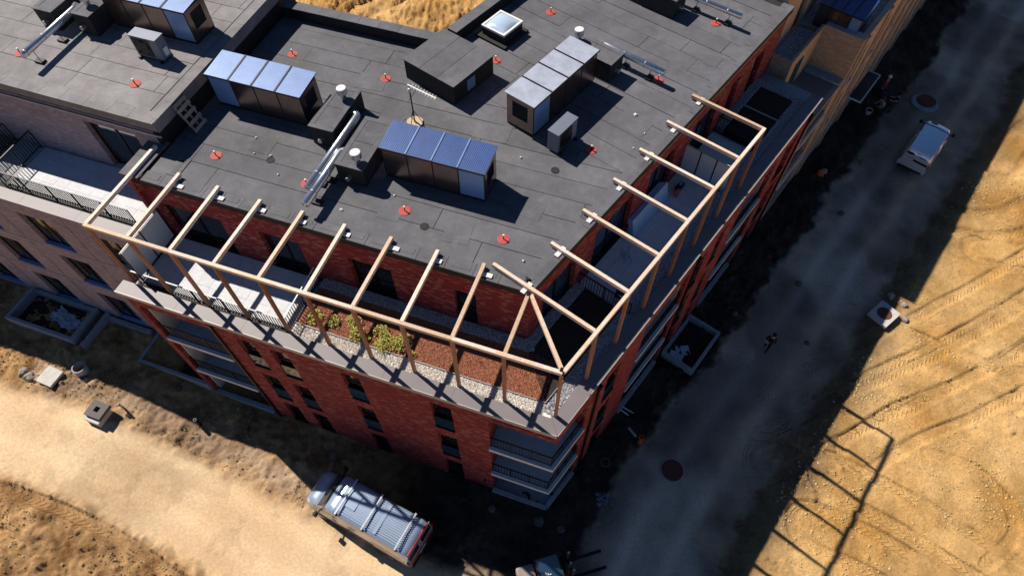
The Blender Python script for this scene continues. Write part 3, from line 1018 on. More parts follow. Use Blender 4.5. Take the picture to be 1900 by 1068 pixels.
q = random.Random(14)
for u, w, l, d, a_ in ((-12.3, 11.6, 1.3, 1.0, .1), (-10.6, 9.4, 1.1, 1.3, -.2), (-6.2, 10.4, 1.5, 1.0, .05), (-14.8, 6.6, .9, .8, .0), (-5.6, 5.0, 1.0, .9, .1), (-3.5, 7.0, 1.2, .9, -.1), (-16.4, 12.4, 1.0, 1.0, .0), (-8.4, 5.2, .9, .9, .03)):
    c_, s_ = math.cos(a_), math.sin(a_)
    poly = [(u + x * c_ - y * s_, w + x * s_ + y * c_) for x, y in ((-l / 2, -d / 2), (l / 2, -d / 2), (l / 2, d / 2), (-l / 2, d / 2))]
    part(red, 'felt_patch', MB().prism(poly, ROOF + .0085, ROOF + .0125), FELT)
for v, w, l, d in ((16.5, 5.4, 1.2, .9), (15.4, 10.8, 1.4, 1.0), (18.4, 11.5, 1.0, 1.2), (11.8, 5.0, 1.0, 1.4), (21.0, 4.9, 1.4, .9), (17.5, 4.4, .8, .7)):
    part(red, 'felt_patch', MB().box(v - l / 2, v + l / 2, w - d / 2, w + d / 2, ROOF + .0085, ROOF + .0125), FELT, AB)
for u, w in ((-14.1, 6.0), (-6.9, 4.9), (-3.1, 9.2)):
    part(red, 'roof_drain', MB().lathe([(.17, ROOF + .013), (.17, ROOF + .022), (.14, ROOF + .022), (.14, ROOF + .015)], 20, (u, w, 0)), FELTD)

# paving on the terraces
def paving(root, rot, x0, x1, y0, y1, z, s=.6, m=PAVE, sk=0.0):
    n = int(round((x1 - x0) / s)); k = int(round((y1 - y0) / s))
    sx, sy = (x1 - x0) / n, (y1 - y0) / k
    base = MB().box(.004, sx - .004, .004, sy - .004, -.05, 0).mesh('paving_slab', m)
    for i in range(n):
        for j in range(k):
            o = link('paving_slab', base, root, rot)
            c, s_ = math.cos(rot), math.sin(rot)
            px, py = x0 + i * sx, y0 + j * sy
            o.location = (px * c - py * s_, px * s_ + py * c, z + rnd.uniform(-.003, .003))
paving(red, 0, -18.8, -11.65, .95, 3.48, TERR, .62)
paving(red, AB, 6.1, 17.7, .95, 3.4, TERR, .62)
part(red, 'terrace_edge', MB().box(-18.8, -11.65, .9, .945, 9.78, TERR + .01), DARKM)
part(red, 'terrace_edge', MB().box(6.05, 17.7, .9, .945, 9.78, TERR + .01), COPM, AB)
railing(red, 0, (-18.6, .8), (-11.5, .8), TERR, 1.0, .13, postn=5, topm=COPL)
railing(red, 0, (-11.5, .8), (-11.58, 3.42), TERR, 1.0, .13, postn=2, topm=WHITE)
railing(red, AB, (6.0, .8), (6.0, 3.35), TERR, 1.0, .13, postn=2)
railing(red, AB, (17.75, 1.2), (17.75, 3.4), TERR, 1.0, .13, postn=2)

# planting strip: pebbles, edging, substrate
def scatter(name, n, fn, r0, r1, z, m, label, cat, seed, fr):
    g = np.random.default_rng(seed)
    base = np.array([(1, 0, 0), (-.5, .87, 0), (-.5, -.87, 0), (0, 0, .7), (0, 0, -.6)])
    tri = np.array([(0, 1, 3), (1, 2, 3), (2, 0, 3), (1, 0, 4), (2, 1, 4), (0, 2, 4)])
    P = fn(g, n)
    n = len(P)
    rr = g.uniform(r0, r1, n); an = g.uniform(0, 6.28, n); ti = g.uniform(.6, 1.3, (n, 3))
    ca, sa = np.cos(an), np.sin(an)
    v = base[None] * (ti * rr[:, None])[:, None, :]
    vx = v[..., 0] * ca[:, None] - v[..., 1] * sa[:, None] + P[:, 0, None]
    vy = v[..., 0] * sa[:, None] + v[..., 1] * ca[:, None] + P[:, 1, None]
    vz = v[..., 2] + z + g.uniform(0, r0, n)[:, None]
    V = np.stack([vx, vy, vz], -1).reshape(-1, 3)
    F = (tri[None] + (np.arange(n) * 5)[:, None, None]).reshape(-1, 3)
    me = bpy.data.meshes.new(name)
    me.from_pydata(V.tolist(), [], F.tolist())
    me.materials.append(m)
    o = link(name, me, None, ANG[fr], (K.x, K.y, 0))
    tag(o, label, cat, kind='stuff')
    return o

def in_rects(rects):
    ar = [(b - a) * (d - c) for a, b, c, d in rects]
    def fn(g, n):
        k = g.choice(len(rects), n, p=np.array(ar) / sum(ar))
        rc_ = np.array(rects)[k]
        return np.stack([rc_[:, 0] + (rc_[:, 1] - rc_[:, 0]) * g.random(n), rc_[:, 2] + (rc_[:, 3] - rc_[:, 2]) * g.random(n)], 1)
    return fn

GR = 10.2                                      # top of pebbles and beds
def bed(name, rot_fr, poly, z0, z1, m, label, cat):
    mb = MB().prism(poly, z0, z1)
    o = solo(name, mb, m, label, cat, rot_fr, 0, 0, 0, kind='stuff')
    return o
gA = off_corner(.59); gI = off_corner(1.12); gS = off_corner(1.15); gW = off_corner(2.95)
bed('pebble_bed', 'A', [(-11.35, .59), gA, gI, (-11.35, 1.12)], 9.781, GR - .03, PEBW, 'pale pebble strip behind the grey coping of the front parapet', 'pebbles')
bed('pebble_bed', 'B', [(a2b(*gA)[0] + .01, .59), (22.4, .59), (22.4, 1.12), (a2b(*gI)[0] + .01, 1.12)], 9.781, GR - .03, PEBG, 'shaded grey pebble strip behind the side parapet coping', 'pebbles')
scatter('pebbles', 7000, in_rects([(-11.3, gI[0], .6, 1.1)]), .022, .05, GR - .03, PEBW, 'loose pale pebbles lying in the front strip', 'pebbles', 1, 'A')
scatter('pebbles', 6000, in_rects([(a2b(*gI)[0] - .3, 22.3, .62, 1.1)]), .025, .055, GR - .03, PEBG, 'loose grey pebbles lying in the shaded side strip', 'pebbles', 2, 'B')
bed('substrate_bed', 'A', [(-11.3, 1.15), gS, gW, (-11.3, 2.95)], 9.781, GR - .02, MULCH, 'red-brown mulch bed between front pebbles and brick wall', 'soil')
bed('substrate_bed', 'B', [(a2b(*gS)[0] + .02, 1.15), (5.9, 1.15), (5.9, 2.9), (a2b(*gW)[0] + .02, 2.9)], 9.781, GR - .02, SOILD, 'dark substrate bed beside the corner of the top storey', 'soil')
bed('substrate_bed', 'B', [(17.9, 1.15), (21.9, 1.15), (21.9, 2.9), (17.9, 2.9)], 9.781, GR - .02, SOILD, 'dark substrate bed at the far end of the side terrace', 'soil')
scatter('mulch_grains', 16000, in_rects([(-11.2, gS[0] - .1, 1.18, 2.9)]), .012, .028, GR - .02, MULCH, 'coarse red-brown mulch grains on the front planting bed', 'soil', 3, 'A')
bed('pebble_bed', 'A', [(-11.3, 3.0), gW, (pc[0] + .3, 3.47), (-11.3, 3.47)], 9.781, GR - .03, PEBG, 'grey pebble strip along the foot of the front brick wall', 'pebbles')
scatter('pebbles', 5000, in_rects([(-11.2, -1.9, 3.0, 3.45)]), .025, .055, GR - .03, PEBG, 'loose grey pebbles at the foot of the front wall', 'pebbles', 4, 'A')
bed('pebble_bed', 'B', [(a2b(*gW)[0] + .1, 2.93), (5.9, 2.93), (5.9, 3.4), (a2b(*pc)[0] - .1, 3.4)], 9.781, GR - .03, PEBG, 'grey pebble strip along the foot of the side brick wall', 'pebbles')
scatter('pebbles', 2500, in_rects([(2.2, 5.9, 2.95, 3.4)]), .025, .055, GR - .03, PEBG, 'loose grey pebbles at the foot of the side wall', 'pebbles', 5, 'B')
bed('pebble_bed', 'B', [(17.9, 2.93), (22.4, 2.93), (22.4, 3.4), (17.9, 3.4)], 9.781, GR - .03, PEBG, 'grey pebble strip beside the far side wall of the terrace', 'pebbles')
scatter('pebbles', 2500, in_rects([(17.9, 22.3, 2.95, 3.4), (21.95, 22.4, 1.1, 2.9)]), .025, .055, GR - .03, PEBG, 'loose grey pebbles round the far terrace bed', 'pebbles', 6, 'B')
for nm, fr, a, b in (('front', 'A', (-11.35, 1.135), gI), ):
    solo('bed_edging', MB().beam((a[0], a[1], GR + .01), (b[0], b[1], GR + .01), .02, .1), COPL, 'thin metal edging between pale pebbles and mulch', 'edging', 'A')
solo('bed_edging', MB().beam((a2b(*gI)[0], 1.135, GR + .01), (5.9, 1.135, GR + .01), .02, .1), COPL, 'thin metal edging of the dark corner bed', 'edging', 'B')
fe = MB()
fe.beam((17.9, 1.0, TERR + .35), (20.0, 1.0, TERR + .35), .06, .05); fe.beam((20.0, 1.0, TERR + .35), (20.0, 2.9, TERR + .35), .06, .05)
for px, py in ((17.95, 1.0), (20.0, 1.0), (20.0, 2.9)):
    fe.box(px - .03, px + .03, py - .03, py + .03, GR - .03, TERR + .33)
solo('low_frame', fe, COPL, 'low pale metal rail frame over the far dark bed', 'frame', 'B')

# ------------------------------------------------------------------ timber pergola
perg = thing('timber_pergola', 'new pale timber pergola frame running round the roof terrace of the red building', 'pergola', 'A', 0, 0, 0)
TW, TH = .13, .16
PT = PERG - TH / 2
pco = (-.27, .72)
pcoB = a2b(*pco)
def timber(name, p, q, rot=0.0, w=TW, h=TH, z=None, zq=None):
    z = PT if z is None else z
    part(perg, name, MB().beam((p[0], p[1], z), (q[0], q[1], z if zq is None else zq), w, h), WOOD, rot)
RA = [-18.75 + 1.83 * i for i in range(10)]
for i in range(9):
    if i % 2 == 0:
        x1 = RA[i + 2] if i + 2 < 10 else pco[0] - .01
        timber('beam', (RA[i] - (.06 if i == 0 else 0) + .003, .72), (x1 - .003, .72))
RB = [2.5, 4.5, 6.5, 8.52, 10.55, 12.58, 14.7]
seg = [pcoB[0] + .05, 4.5, 8.52, 12.58, 14.76]
for a, b in zip(seg[:-1], seg[1:]):
    timber('beam', (a + .003, pcoB[1]), (b - .003, pcoB[1]), AB)
END = [5.05, 4.02, 3.98, 3.95, 3.93, 3.9, 3.92, 3.95, 3.95]
qq = random.Random(9)
for i, x in enumerate(RA):
    if i < 9:
        dx = qq.uniform(-.04, .04)
        timber('rafter', (x, .72 + TW / 2 + .003), (x + dx, END[i] + qq.uniform(-.05, .05)))
apex = (-2.25, 3.3)
timber('rafter', (RA[9] + .02, .72 + TW / 2 + .003), (apex[0], apex[1] - .12))
timber('diagonal_rafter', (pco[0] - .06, pco[1] + .1), (apex[0] + .1, apex[1] - .1))
for i, v in enumerate(RB):
    timber('rafter', (v, pcoB[1] + TW / 2 + .003), (v + qq.uniform(-.04, .04), 4.95 if i == 0 else 3.88 + qq.uniform(-.05, .06)), AB)
pz = PERG - TH - .003
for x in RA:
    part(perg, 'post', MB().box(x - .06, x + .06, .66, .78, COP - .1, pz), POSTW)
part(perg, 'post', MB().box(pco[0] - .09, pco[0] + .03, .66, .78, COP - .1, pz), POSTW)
part(perg, 'corner_bracket', MB().box(pco[0] - .12, pco[0] - .02, pco[1] + .0, pco[1] + .16, PERG + .001, PERG + .008), DARKM)
part(perg, 'corner_bracket', MB().box(apex[0] - .05, apex[0] + .09, apex[1] - .2, apex[1] - .1, PERG + .001, PERG + .008), DARKM)
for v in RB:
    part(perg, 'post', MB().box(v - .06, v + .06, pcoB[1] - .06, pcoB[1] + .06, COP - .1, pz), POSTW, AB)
# white packing blocks on the roof edge under the rafters
for i, x in enumerate(RA[:9]):
    s_ = qq.choice([0.1, 0.2, .25])
    part(perg, 'packing_block', MB().box(x - .2 - .1 * (i in (3, 6, 8)) + s_, x + .2 + s_, PF - .02, PF + .16, ROOF + .047, PERG - TH - .002), WHITEB, bevel=.006)
for i, v in enumerate(RB):
    y0 = PB_ + .0
    part(perg, 'packing_block', MB().box(v - .26, v + .26, y0 + .02, y0 + .2, ROOF + .048, PERG - TH - .002), WHITEB, AB, bevel=.006)
# red lettering stamped on the beam near the corner
st = MB()
q = random.Random(2)
for k in range(22):
    x = -2.55 + k * .075
    if k in (7, 12): continue
    for j in range(2):
        st.box(x + j * .025, x + j * .025 + .014, .70 + q.uniform(-.01, .01), .70 + q.uniform(.025, .04), PERG + .001, PERG + .003)
part(perg, 'stamped_print', st, mat('red_ink', (0.5, 0.06, 0.04), .8), kind='stuff')

# ------------------------------------------------------------------ rooftop plant
def vent_unit(fr, u0, u1, w0, w1, z, h, label, topm, rot=0.0, flip=False, screen_at=1, tilt=.12, jm=None, grp='metal clad ventilation units on the roofs'):
    """long metal-clad cabinet of four bays with a ribbed sheet roof; local x = length, front = -y"""
    jm = jm or DARKM
    L, D = u1 - u0, w1 - w0
    r = thing('ventilation_unit', label, 'vent unit', fr, u0, w0, z, rot, grp)
    part(r, 'base_frame', MB().box(.02, L - .02, .02, D - .02, 0, .12), BLACK)
    part(r, 'casing', MB().box(.03, L - .03, .03, D - .03, .12, h - .06), FELTD)
    bw = L / 4
    for i in range(4):
        is_sc = (i == 3 and screen_at == 1) or (i == 0 and screen_at == 0)
        m = BLUEP if is_sc else STEEL
        part(r, 'front_panel', MB().box(i * bw + .025, (i + 1) * bw - .025, 0, .028, .14, h - .1), m)
        part(r, 'back_panel', MB().box(i * bw + .025, (i + 1) * bw - .025, D - .028, D, .14, h - .1), STEEL)
    for i in range(5):
        part(r, 'frame_post', MB().box(max(0, i * bw - .022), min(L, i * bw + .022), -.012, .026, .1, h - .07), BLACK)
    for xx, sgn in ((0, -1), (L, 1)):
        x0, x1 = (xx, xx + .028) if sgn < 0 else (xx - .028, xx)
        e_ = MB()
        # end panel with a louvre opening
        a0, a1, c0, c1 = D * .22, D * .78, h * .35, h * .82
        e_.box(x0, x1, .03, a0, .14, h - .1); e_.box(x0, x1, a1, D - .03, .14, h - .1)
        e_.box(x0, x1, a0, a1, .14, c0); e_.box(x0, x1, a0, a1, c1, h - .1)
        ep = part(r, 'end_panel', e_, STEEL)
        lv = MB()
        for k in range(6):
            zc = c0 + (c1 - c0) * (k + .5) / 6
            lv.beam(((x0 + x1) / 2, a0, zc), ((x0 + x1) / 2, a1, zc), .02, .05, up=(.5 * sgn, 0, 1))
        part(ep, 'louvre', lv, BLACK, kind='stuff')
    # roof of four ribbed sheets, slightly falling to the front
    ov = .06
    for i in range(4):
        x0, x1 = i * bw - (ov if i == 0 else -.006), (i + 1) * bw + (ov if i == 3 else -.006)
        nr = 16
        vs = []; fs = []
        xsn = []
        for k in range(nr):
            a = x0 + (x1 - x0) * k / nr; b = x0 + (x1 - x0) * (k + 1) / nr; d = b - a
            xsn += [(a, 0), (a + d * .6, 0), (a + d * .68, .008), (a + d * .92, .008)]
        xsn.append((x1, 0))
        for yy, zz in ((-ov, h - .02), (D + ov, h - .02 + tilt)):
            for a, dz in xsn:
                vs.append((a, yy, zz + dz))
            for a, dz in xsn:
                vs.append((a, yy, zz - .03))
        n = len(xsn)
        for k in range(n - 1):
            fs.append((k, k + 1, 2 * n + k + 1, 2 * n + k))
            fs.append((n + k + 1, n + k, 3 * n + k, 3 * n + k + 1))
            fs.append((k + 1, k, n + k, n + k + 1))
            fs.append((2 * n + k, 2 * n + k + 1, 3 * n + k + 1, 3 * n + k))
        fs += [(0, 2 * n, 3 * n, n), (n - 1, 2 * n - 1, 4 * n - 1, 3 * n - 1)]
        part(r, 'roof_sheet', MB().add(vs, fs), topm)
    for i in range(1, 4):
        part(r, 'roof_joint', MB().add([(i * bw - .03, -ov, h - .008), (i * bw + .03, -ov, h - .008), (i * bw + .03, D + ov, h - .008 + tilt), (i * bw - .03, D + ov, h - .008 + tilt), (i * bw - .03, -ov, h + .012), (i * bw + .03, -ov, h + .012), (i * bw + .03, D + ov, h + .012 + tilt), (i * bw - .03, D + ov, h + .012 + tilt)], [(0, 3, 2, 1), (4, 5, 6, 7), (0, 1, 5, 4), (1, 2, 6, 5), (2, 3, 7, 6), (3, 0, 4, 7)]), jm)
    fl = MB()
    fl.box(-.075, L + .075, -.085, -.062, h - .08, h - .005)
    part(r, 'front_flashing', fl, BLACK)
    return r

vent_unit('A', -9.3, -5.15, 6.75, 8.05, ROOF, 1.62, 'blue-topped ventilation unit nearest the pergola, one pale blue door at its right end', ROOFBLUE, jm=ROOFPALE)
vent_unit('A', -17.85, -13.55, 8.2, 9.55, ROOF, 1.62, 'pale-blue-topped ventilation unit beside the grey block, pale door at its left end', ROOFPALE, screen_at=0)
vent_unit('A', -23.7, -19.5, 9.95, 11.3, LROOF, 1.6, 'pale-topped ventilation unit on the grey block roof at the upper left edge', ROOFPALE)
# unit with silver top: its long side faces the street on the right (local frame turned)
vent_unit('B', 8.55, 12.95, 7.8, 9.2, ROOF, 1.66, 'silver-topped ventilation unit standing square to the side street, pale door at its near end', ROOFSILV, screen_at=0, tilt=.02)

def ac_unit(fr, u, w, z, rot, label):
    r = thing('air_conditioner', label, 'air conditioner', fr, u, w, z, rot, 'grey air conditioner units on the roofs')
    for x in (.12, 1.18):
        part(r, 'foot', MB().box(x - .05, x + .05, -.1, .62, 0, .1), BLACK)
    part(r, 'casing', MB().box(0, 1.3, .03, .55, .1, 1.05), ACGREY, bevel=.02)
    fr_ = MB().box(0.12, .9, -.002, .026, .2, .98)
    fp = part(r, 'fan_grille', fr_, BLACK)
    g = MB()
    g.tube([(.51, -.02, .59), (.51, -.006, .59)], .34, 20)
    for k in range(5):
        g.tube([(.51 + .3 * math.cos(t), -.03, .59 + .3 * math.sin(t)) for t in (k * 1.25, k * 1.25 + .3)], .02, 5)
    part(fp, 'fan', g, DARKM)
    part(r, 'top_cover', MB().box(-.02, 1.32, .01, .57, 1.053, 1.09), ACGREY, bevel=.01)
    part(r, 'pipe_cover', MB().box(1.302, 1.36, .2, .42, .25, .6), WHITEB)
    return r
ac_unit('B', 8.35, 6.38, ROOF, 0, 'grey air conditioner standing before the silver-topped ventilation unit')
ac_unit('A', -21.4, 8.45, LROOF, 0, 'grey air conditioner on the grey block roof in front of its ventilation unit')

def shaft(fr, u0, u1, w0, w1, z, h, label, cowl=None, caps=True):
    r = thing('felt_shaft', label, 'roof shaft', fr, u0, w0, z, 0, 'felt-clad shafts on the roofs')
    L, D = u1 - u0, w1 - w0
    part(r, 'shaft_wall', MB().box(0, L, 0, D, 0, h), FELTD)
    # cap sheets: a border and two middle sheets
    b = .17
    for x0, x1, y0, y1 in ((-.03, L + .03, -.03, b), (-.03, L + .03, D - b, D + .03), (-.03, b, b + .008, D - b - .008), (L - b, L + .03, b + .008, D - b - .008)):
        part(r, 'cap_sheet', MB().box(x0, x1, y0, y1, h + .002, h + .03), FELT)
    n = 2 if D > 1.6 else 1
    for i in range(n):
        dd = (D - 2 * b) / n
        part(r, 'cap_sheet', MB().box(b + .01, L - b - .01, b + i * dd + .01, b + (i + 1) * dd - .01, h + .002, h + .02), FELT)
    if cowl:
        cx, cy = cowl[0] - u0, cowl[1] - w0
        c = MB().lathe([(.12, h + .02), (.12, h + .22), (.14, h + .24), (.225, h + .3), (.225, h + .5), (.21, h + .52)], 20, (cx, cy, 0))
        co = part(r, 'vent_cowl', c, GALV, smooth=False)
        part(co, 'cowl_top', MB().lathe([(.2, h + .522), (.205, h + .54), (.18, h + .56)], 20, (cx, cy, 0)), WHITE)
    part(r, 'side_spigot', MB().tube([(L * .45, -.22, h * .45), (L * .45, .02, h * .45)], .1, 12), GALV)
    return r
shaft('A', -12.9, -11.85, 7.45, 10.0, ROOF, .92, 'long felt-clad shaft with white cowl between two ventilation units', (-12.3, 9.35))
shaft('A', -10.95, -9.8, 5.95, 8.65, ROOF, .92, 'long felt-clad shaft with white cowl at the left of the blue-topped unit', (-10.15, 6.3))
shaft('B', 13.3, 14.3, 7.25, 9.75, ROOF, .92, 'felt-clad shaft with white cowl behind the silver-topped unit', (13.85, 9.35))
shaft('B', 19.0, 20.1, 7.4, 9.9, ROOF, .92, 'dark felt-clad shaft at the far top edge of the red building roof', (19.5, 9.3))
shaft('A', -24.8, -23.9, 9.05, 10.9, LROOF, .95, 'felt-clad shaft with cowl beside the ventilation unit on the grey block', (-24.4, 9.75))
shaft('A', -26.65, -25.7, 8.85, 10.9, LROOF, .9, 'small felt-clad shaft at the upper left edge of the grey block roof', None)

def duct(fr, pts, r_, z, label, blocks):
    p0 = pts[0]
    o = thing('silver_duct', label, 'duct', fr, p0[0], p0[1], z, 0, 'silver ventilation ducts on the roofs')
    loc = [(x - p0[0], y - p0[1], zz) for x, y, zz in pts]
    part(o, 'pipe', MB().tube(loc, r_, 18), GALV, smooth=True)
    a, b = Vector(loc[-2]), Vector(loc[-1])
    L = (b - a).length; d = (b - a) / L
    k = 0.9
    while k < L - .1:
        c = a + d * k
        part(o, 'joint_band', MB().tube([c - d * .02, c + d * .02], r_ + .01, 18), GALV)
        k += 1.1
    for t_ in blocks:
        c = a + d * (L * t_)
        part(o, 'support_block', MB().box(c.x - .2, c.x + .2, c.y - .13, c.y + .13, 0, .1), BLACK)
        part(o, 'support_rod', MB().tube([(c.x, c.y, .1), (c.x, c.y, c.z - r_ + .01)], .015, 6), DARKM)
    return o
def arc(c, r_, a0, a1, z, n=6):
    return [(c[0] + r_ * math.cos(R(a0 + (a1 - a0) * i / n)), c[1] + r_ * math.sin(R(a0 + (a1 - a0) * i / n)), z) for i in range(n + 1)]
DZ = .62
duct('A', [(-11.88, 8.98, DZ), (-11.72, 8.98, DZ)] + arc((-11.72, 8.78), .2, 80, 10, DZ) + [(-11.52, 8.6, DZ), (-11.55, 4.75, DZ)], .15, ROOF, 'silver duct with an elbow out of the left shaft, behind its twin', (.35, .8))
duct('A', [(-10.96, 6.95, DZ), (-11.1, 6.93, DZ)] + arc((-11.05, 6.75), .18, 105, 172, DZ) + [(-11.23, 6.6, DZ), (-11.24, 3.98, DZ)], .15, ROOF, 'silver duct in front of its twin ending near the pergola', (.3, .75))
duct('B', [(14.31, 8.6, DZ), (14.5, 8.62, DZ)] + arc((14.5, 8.45), .17, 80, 0, DZ) + [(14.67, 8.3, DZ), (14.68, 5.35, DZ)], .15, ROOF, 'silver duct beside the silver-topped unit pointing at the side street', (.35, .78))
duct('B', [(20.12, 8.6, DZ), (20.3, 8.4, DZ), (20.34, 4.6, DZ)], .13, ROOF, 'silver duct at the far top edge of the red building roof', (.4, .85))
duct('A', [(-25.35, 9.9, .68), (-25.25, 9.6, .68), (-25.12, 6.35, .68)], .14, LROOF, 'silver duct on the grey block roof', (.4, .85))

# ------------------------------------------------------------------ red roof anchors
def anchor(fr, u, w, z, label, rot):
    r = thing('roof_anchor', label, 'roof anchor', fr, u, w, z, rot, 'red fall-arrest anchor discs on the roofs')
    part(r, 'red_disc', MB().lathe([(.235, 0), (.235, .012), (.215, .018)], 26), REDP)
    part(r, 'stalk', MB().tube([(0, 0, .018), (0, 0, .2)], .022, 8), DARKM)
    part(r, 'eye', MB().tube([(0, 0, .2), (.0, 0, .26)], .035, 8), WHITE)
ANC = [(-16.3, 5.5, 'red anchor disc beside the shadow of the grey block'), (-12.1, 5.35, 'red anchor disc half hidden by the ends of the twin ducts'),
       (-7.9, 5.35, 'red anchor disc in front of the blue-topped unit'), (-3.9, 5.3, 'red anchor disc nearest the pergola corner'),
       (-16.55, 12.15, 'red anchor disc near the back upstand on the left'), (-11.8, 12.0, 'red anchor disc left of the dark roof access box')]
for u, w, l in ANC:
    anchor('A', u, w, ROOF + .008, l, 0)
for u, w, l in ((-2.03, 10.75, 'red anchor disc right of the small air conditioner'), (-7.6, 14.75, 'red anchor disc right of the dark roof access box'),
                (-6.3, 19.0, 'red anchor disc behind the square skylight'), (-.35, 15.85, 'red anchor disc under the end of the right-hand duct'),
                (1.4, 20.75, 'red anchor disc under the duct at the far roof edge')):
    b = a2b(u, w)
    anchor('B', b[0], b[1], ROOF + .008, l, 0)
anchor('A', -20.5, 6.95, LROOF + .01, 'red anchor disc near the corner of the grey block roof', 0)
anchor('A', -26.35, 7.0, LROOF + .01, 'red anchor disc at the end of the duct on the grey block roof', 0)

# ------------------------------------------------------------------ roof access box, skylight, mast, pallet
r = thing('roof_access_box', 'dark felt-clad roof access box with grey sheet top and a small pane', 'roof box', 'B', 8.0, 11.6, ROOF)
part(r, 'box_wall', MB().box(0, 2.6, 0, 2.85, 0, .98), FELTD)
for i in range(3):
    part(r, 'cap_sheet', MB().box(-.05, 2.65, -.05 + i * .985, -.05 + (i + 1) * .985 - .015, .982, 1.01 + .004 * i), FELT)
part(r, 'pane', MB().box(.85, 1.35, -.02, -.002, .2, .75), BLUEP)

r = thing('skylight', 'square skylight with white frame and low glass dome on a dark curb', 'skylight', 'B', 12.35, 12.4, ROOF)
part(r, 'curb_plinth', MB().box(-.2, 1.6, -.2, 1.55, 0, .12), FELTD)
part(r, 'curb', MB().box(0.03, 1.4, .03, 1.32, .12, .5), FELTD)
fr_ = MB()
fr_.box(0, 1.43, 0, .1, .5, .6); fr_.box(0, 1.43, 1.25, 1.35, .5, .6); fr_.box(0, .1, .1, 1.25, .5, .6); fr_.box(1.33, 1.43, .1, 1.25, .5, .6)
part(r, 'frame', fr_, WHITE)
gl = MB()
n = 12
vs = []
for j in range(n + 1):
    for i in range(n + 1):
        a, b = i / n, j / n
        vs.append((.09 + 1.25 * a, .09 + 1.17 * b, .56 + .2 * math.sin(math.pi * a) ** .6 * math.sin(math.pi * b) ** .6 if 0 < a < 1 and 0 < b < 1 else .56))
gl.add(vs, [(j * (n + 1) + i, j * (n + 1) + i + 1, (j + 1) * (n + 1) + i + 1, (j + 1) * (n + 1) + i) for j in range(n) for i in range(n)])
SKYG = glass_mat('skylight_dome', (0.5, 0.62, 0.8), .12)
part(r, 'dome', gl, SKYG, smooth=True)

r = thing('antenna_mast', 'thin antenna mast with a white aerial on an eight-sided plywood base', 'antenna', 'A', -9.45, 9.85, ROOF + .008)
part(r, 'base_board', MB().lathe([(.36, 0), (.36, .07)], 8), TIMBERB)
part(r, 'mast', MB().tube([(0, 0, .07), (0, 0, 2.0)], .03, 8), DARKM)
for k in range(3):
    a = k * 2.094 + .4
    part(r, 'strut', MB().tube([(.3 * math.cos(a), .3 * math.sin(a), .07), (0, 0, .7)], .015, 6), DARKM)
part(r, 'aerial_bar', MB().tube([(-.05, 0, 1.98), (1.35, -.42, 2.02)], .03, 8), WHITE)
el = MB()
for k in range(9):
    f_ = .12 + k * .1
    el.beam((1.4 * f_, -.43 * f_ - .12, 2.0), (1.4 * f_, -.43 * f_ + .12, 2.04), .012, .012)
part(r, 'aerial_elements', el, WHITE, kind='stuff')
part(r, 'mast_head', MB().lathe([(.06, 1.7), (.07, 1.78), (.05, 1.86)], 10, (0.02, -.06, 0)), WHITE)
part(r, 'cable', MB().tube([(.05, -.03, .08), (.25, -.35, .03), (.1, -.5, .015), (.45, -.7, .015)], .012, 6), BLACK)

r = thing('pallet', 'weathered wooden pallet leaning against the side of the grey block', 'pallet', 'A', -17.82, 6.36, ROOF)
dx, dz = -.55, 1.22
def pl(t_, y, off=0.0):
    n_ = Vector((dz, 0, -dx)).normalized()
    return Vector((dx * t_, y, dz * t_)) + n_ * off
for y in (0.04, .35, .67):
    part(r, 'stringer', MB().beam(pl(0, y), pl(1, y), .05, .09, up=(1, 0, .4)), OLDWOOD)
for k, t_ in enumerate((.06, .3, .55, .78, .96)):
    part(r, 'slat', MB().beam(pl(t_, -.04, .06), pl(t_, .76, .06), .15, .022, up=(dz, 0, -dx)), OLDWOOD)

# small rubble on the roof
q = random.Random(21)
for k, (u, w, s) in enumerate(((-15.3, 6.9, .05), (-14.2, 6.2, .06), (-13.4, 5.4, .05), (-14.9, 6.1, .04), (-10.2, 4.6, .07), (-8.6, 5.9, .05), (-4.6, 9.4, .05), (-2.9, 4.6, .06))):
    solo('rubble', MB().rock((0, 0, 0), s, k), STONEW, ['white chip of rubble by the felt seam left of the twin ducts', 'white chip of rubble before the long shadow of the left unit', 'white chip of rubble close to the disc at the duct ends', 'white chip of rubble right of the disc near the grey block', 'white lump of rubble at the front end of the ducts', 'white chip of rubble in front of the blue-topped unit', 'white chip of rubble right of the blue-topped unit', 'white chip of rubble behind the pergola corner'][k], 'rubble', 'A', u, w, ROOF + .03, group='white rubble scattered on the felt roof')
for k, (v, w, s) in enumerate(((12.3, 5.2, .09), (11.6, 4.3, .04), (10.6, 4.2, .04))):
    solo('rubble', MB().rock((0, 0, 0), s, 30 + k), STONEW, ['large white lump of rubble between right-hand duct and side edge', 'white chip of rubble near the far packing blocks', 'white chip of rubble near the middle packing blocks'][k], 'rubble', 'B', v, w, ROOF + .03, group='white rubble scattered on the felt roof')

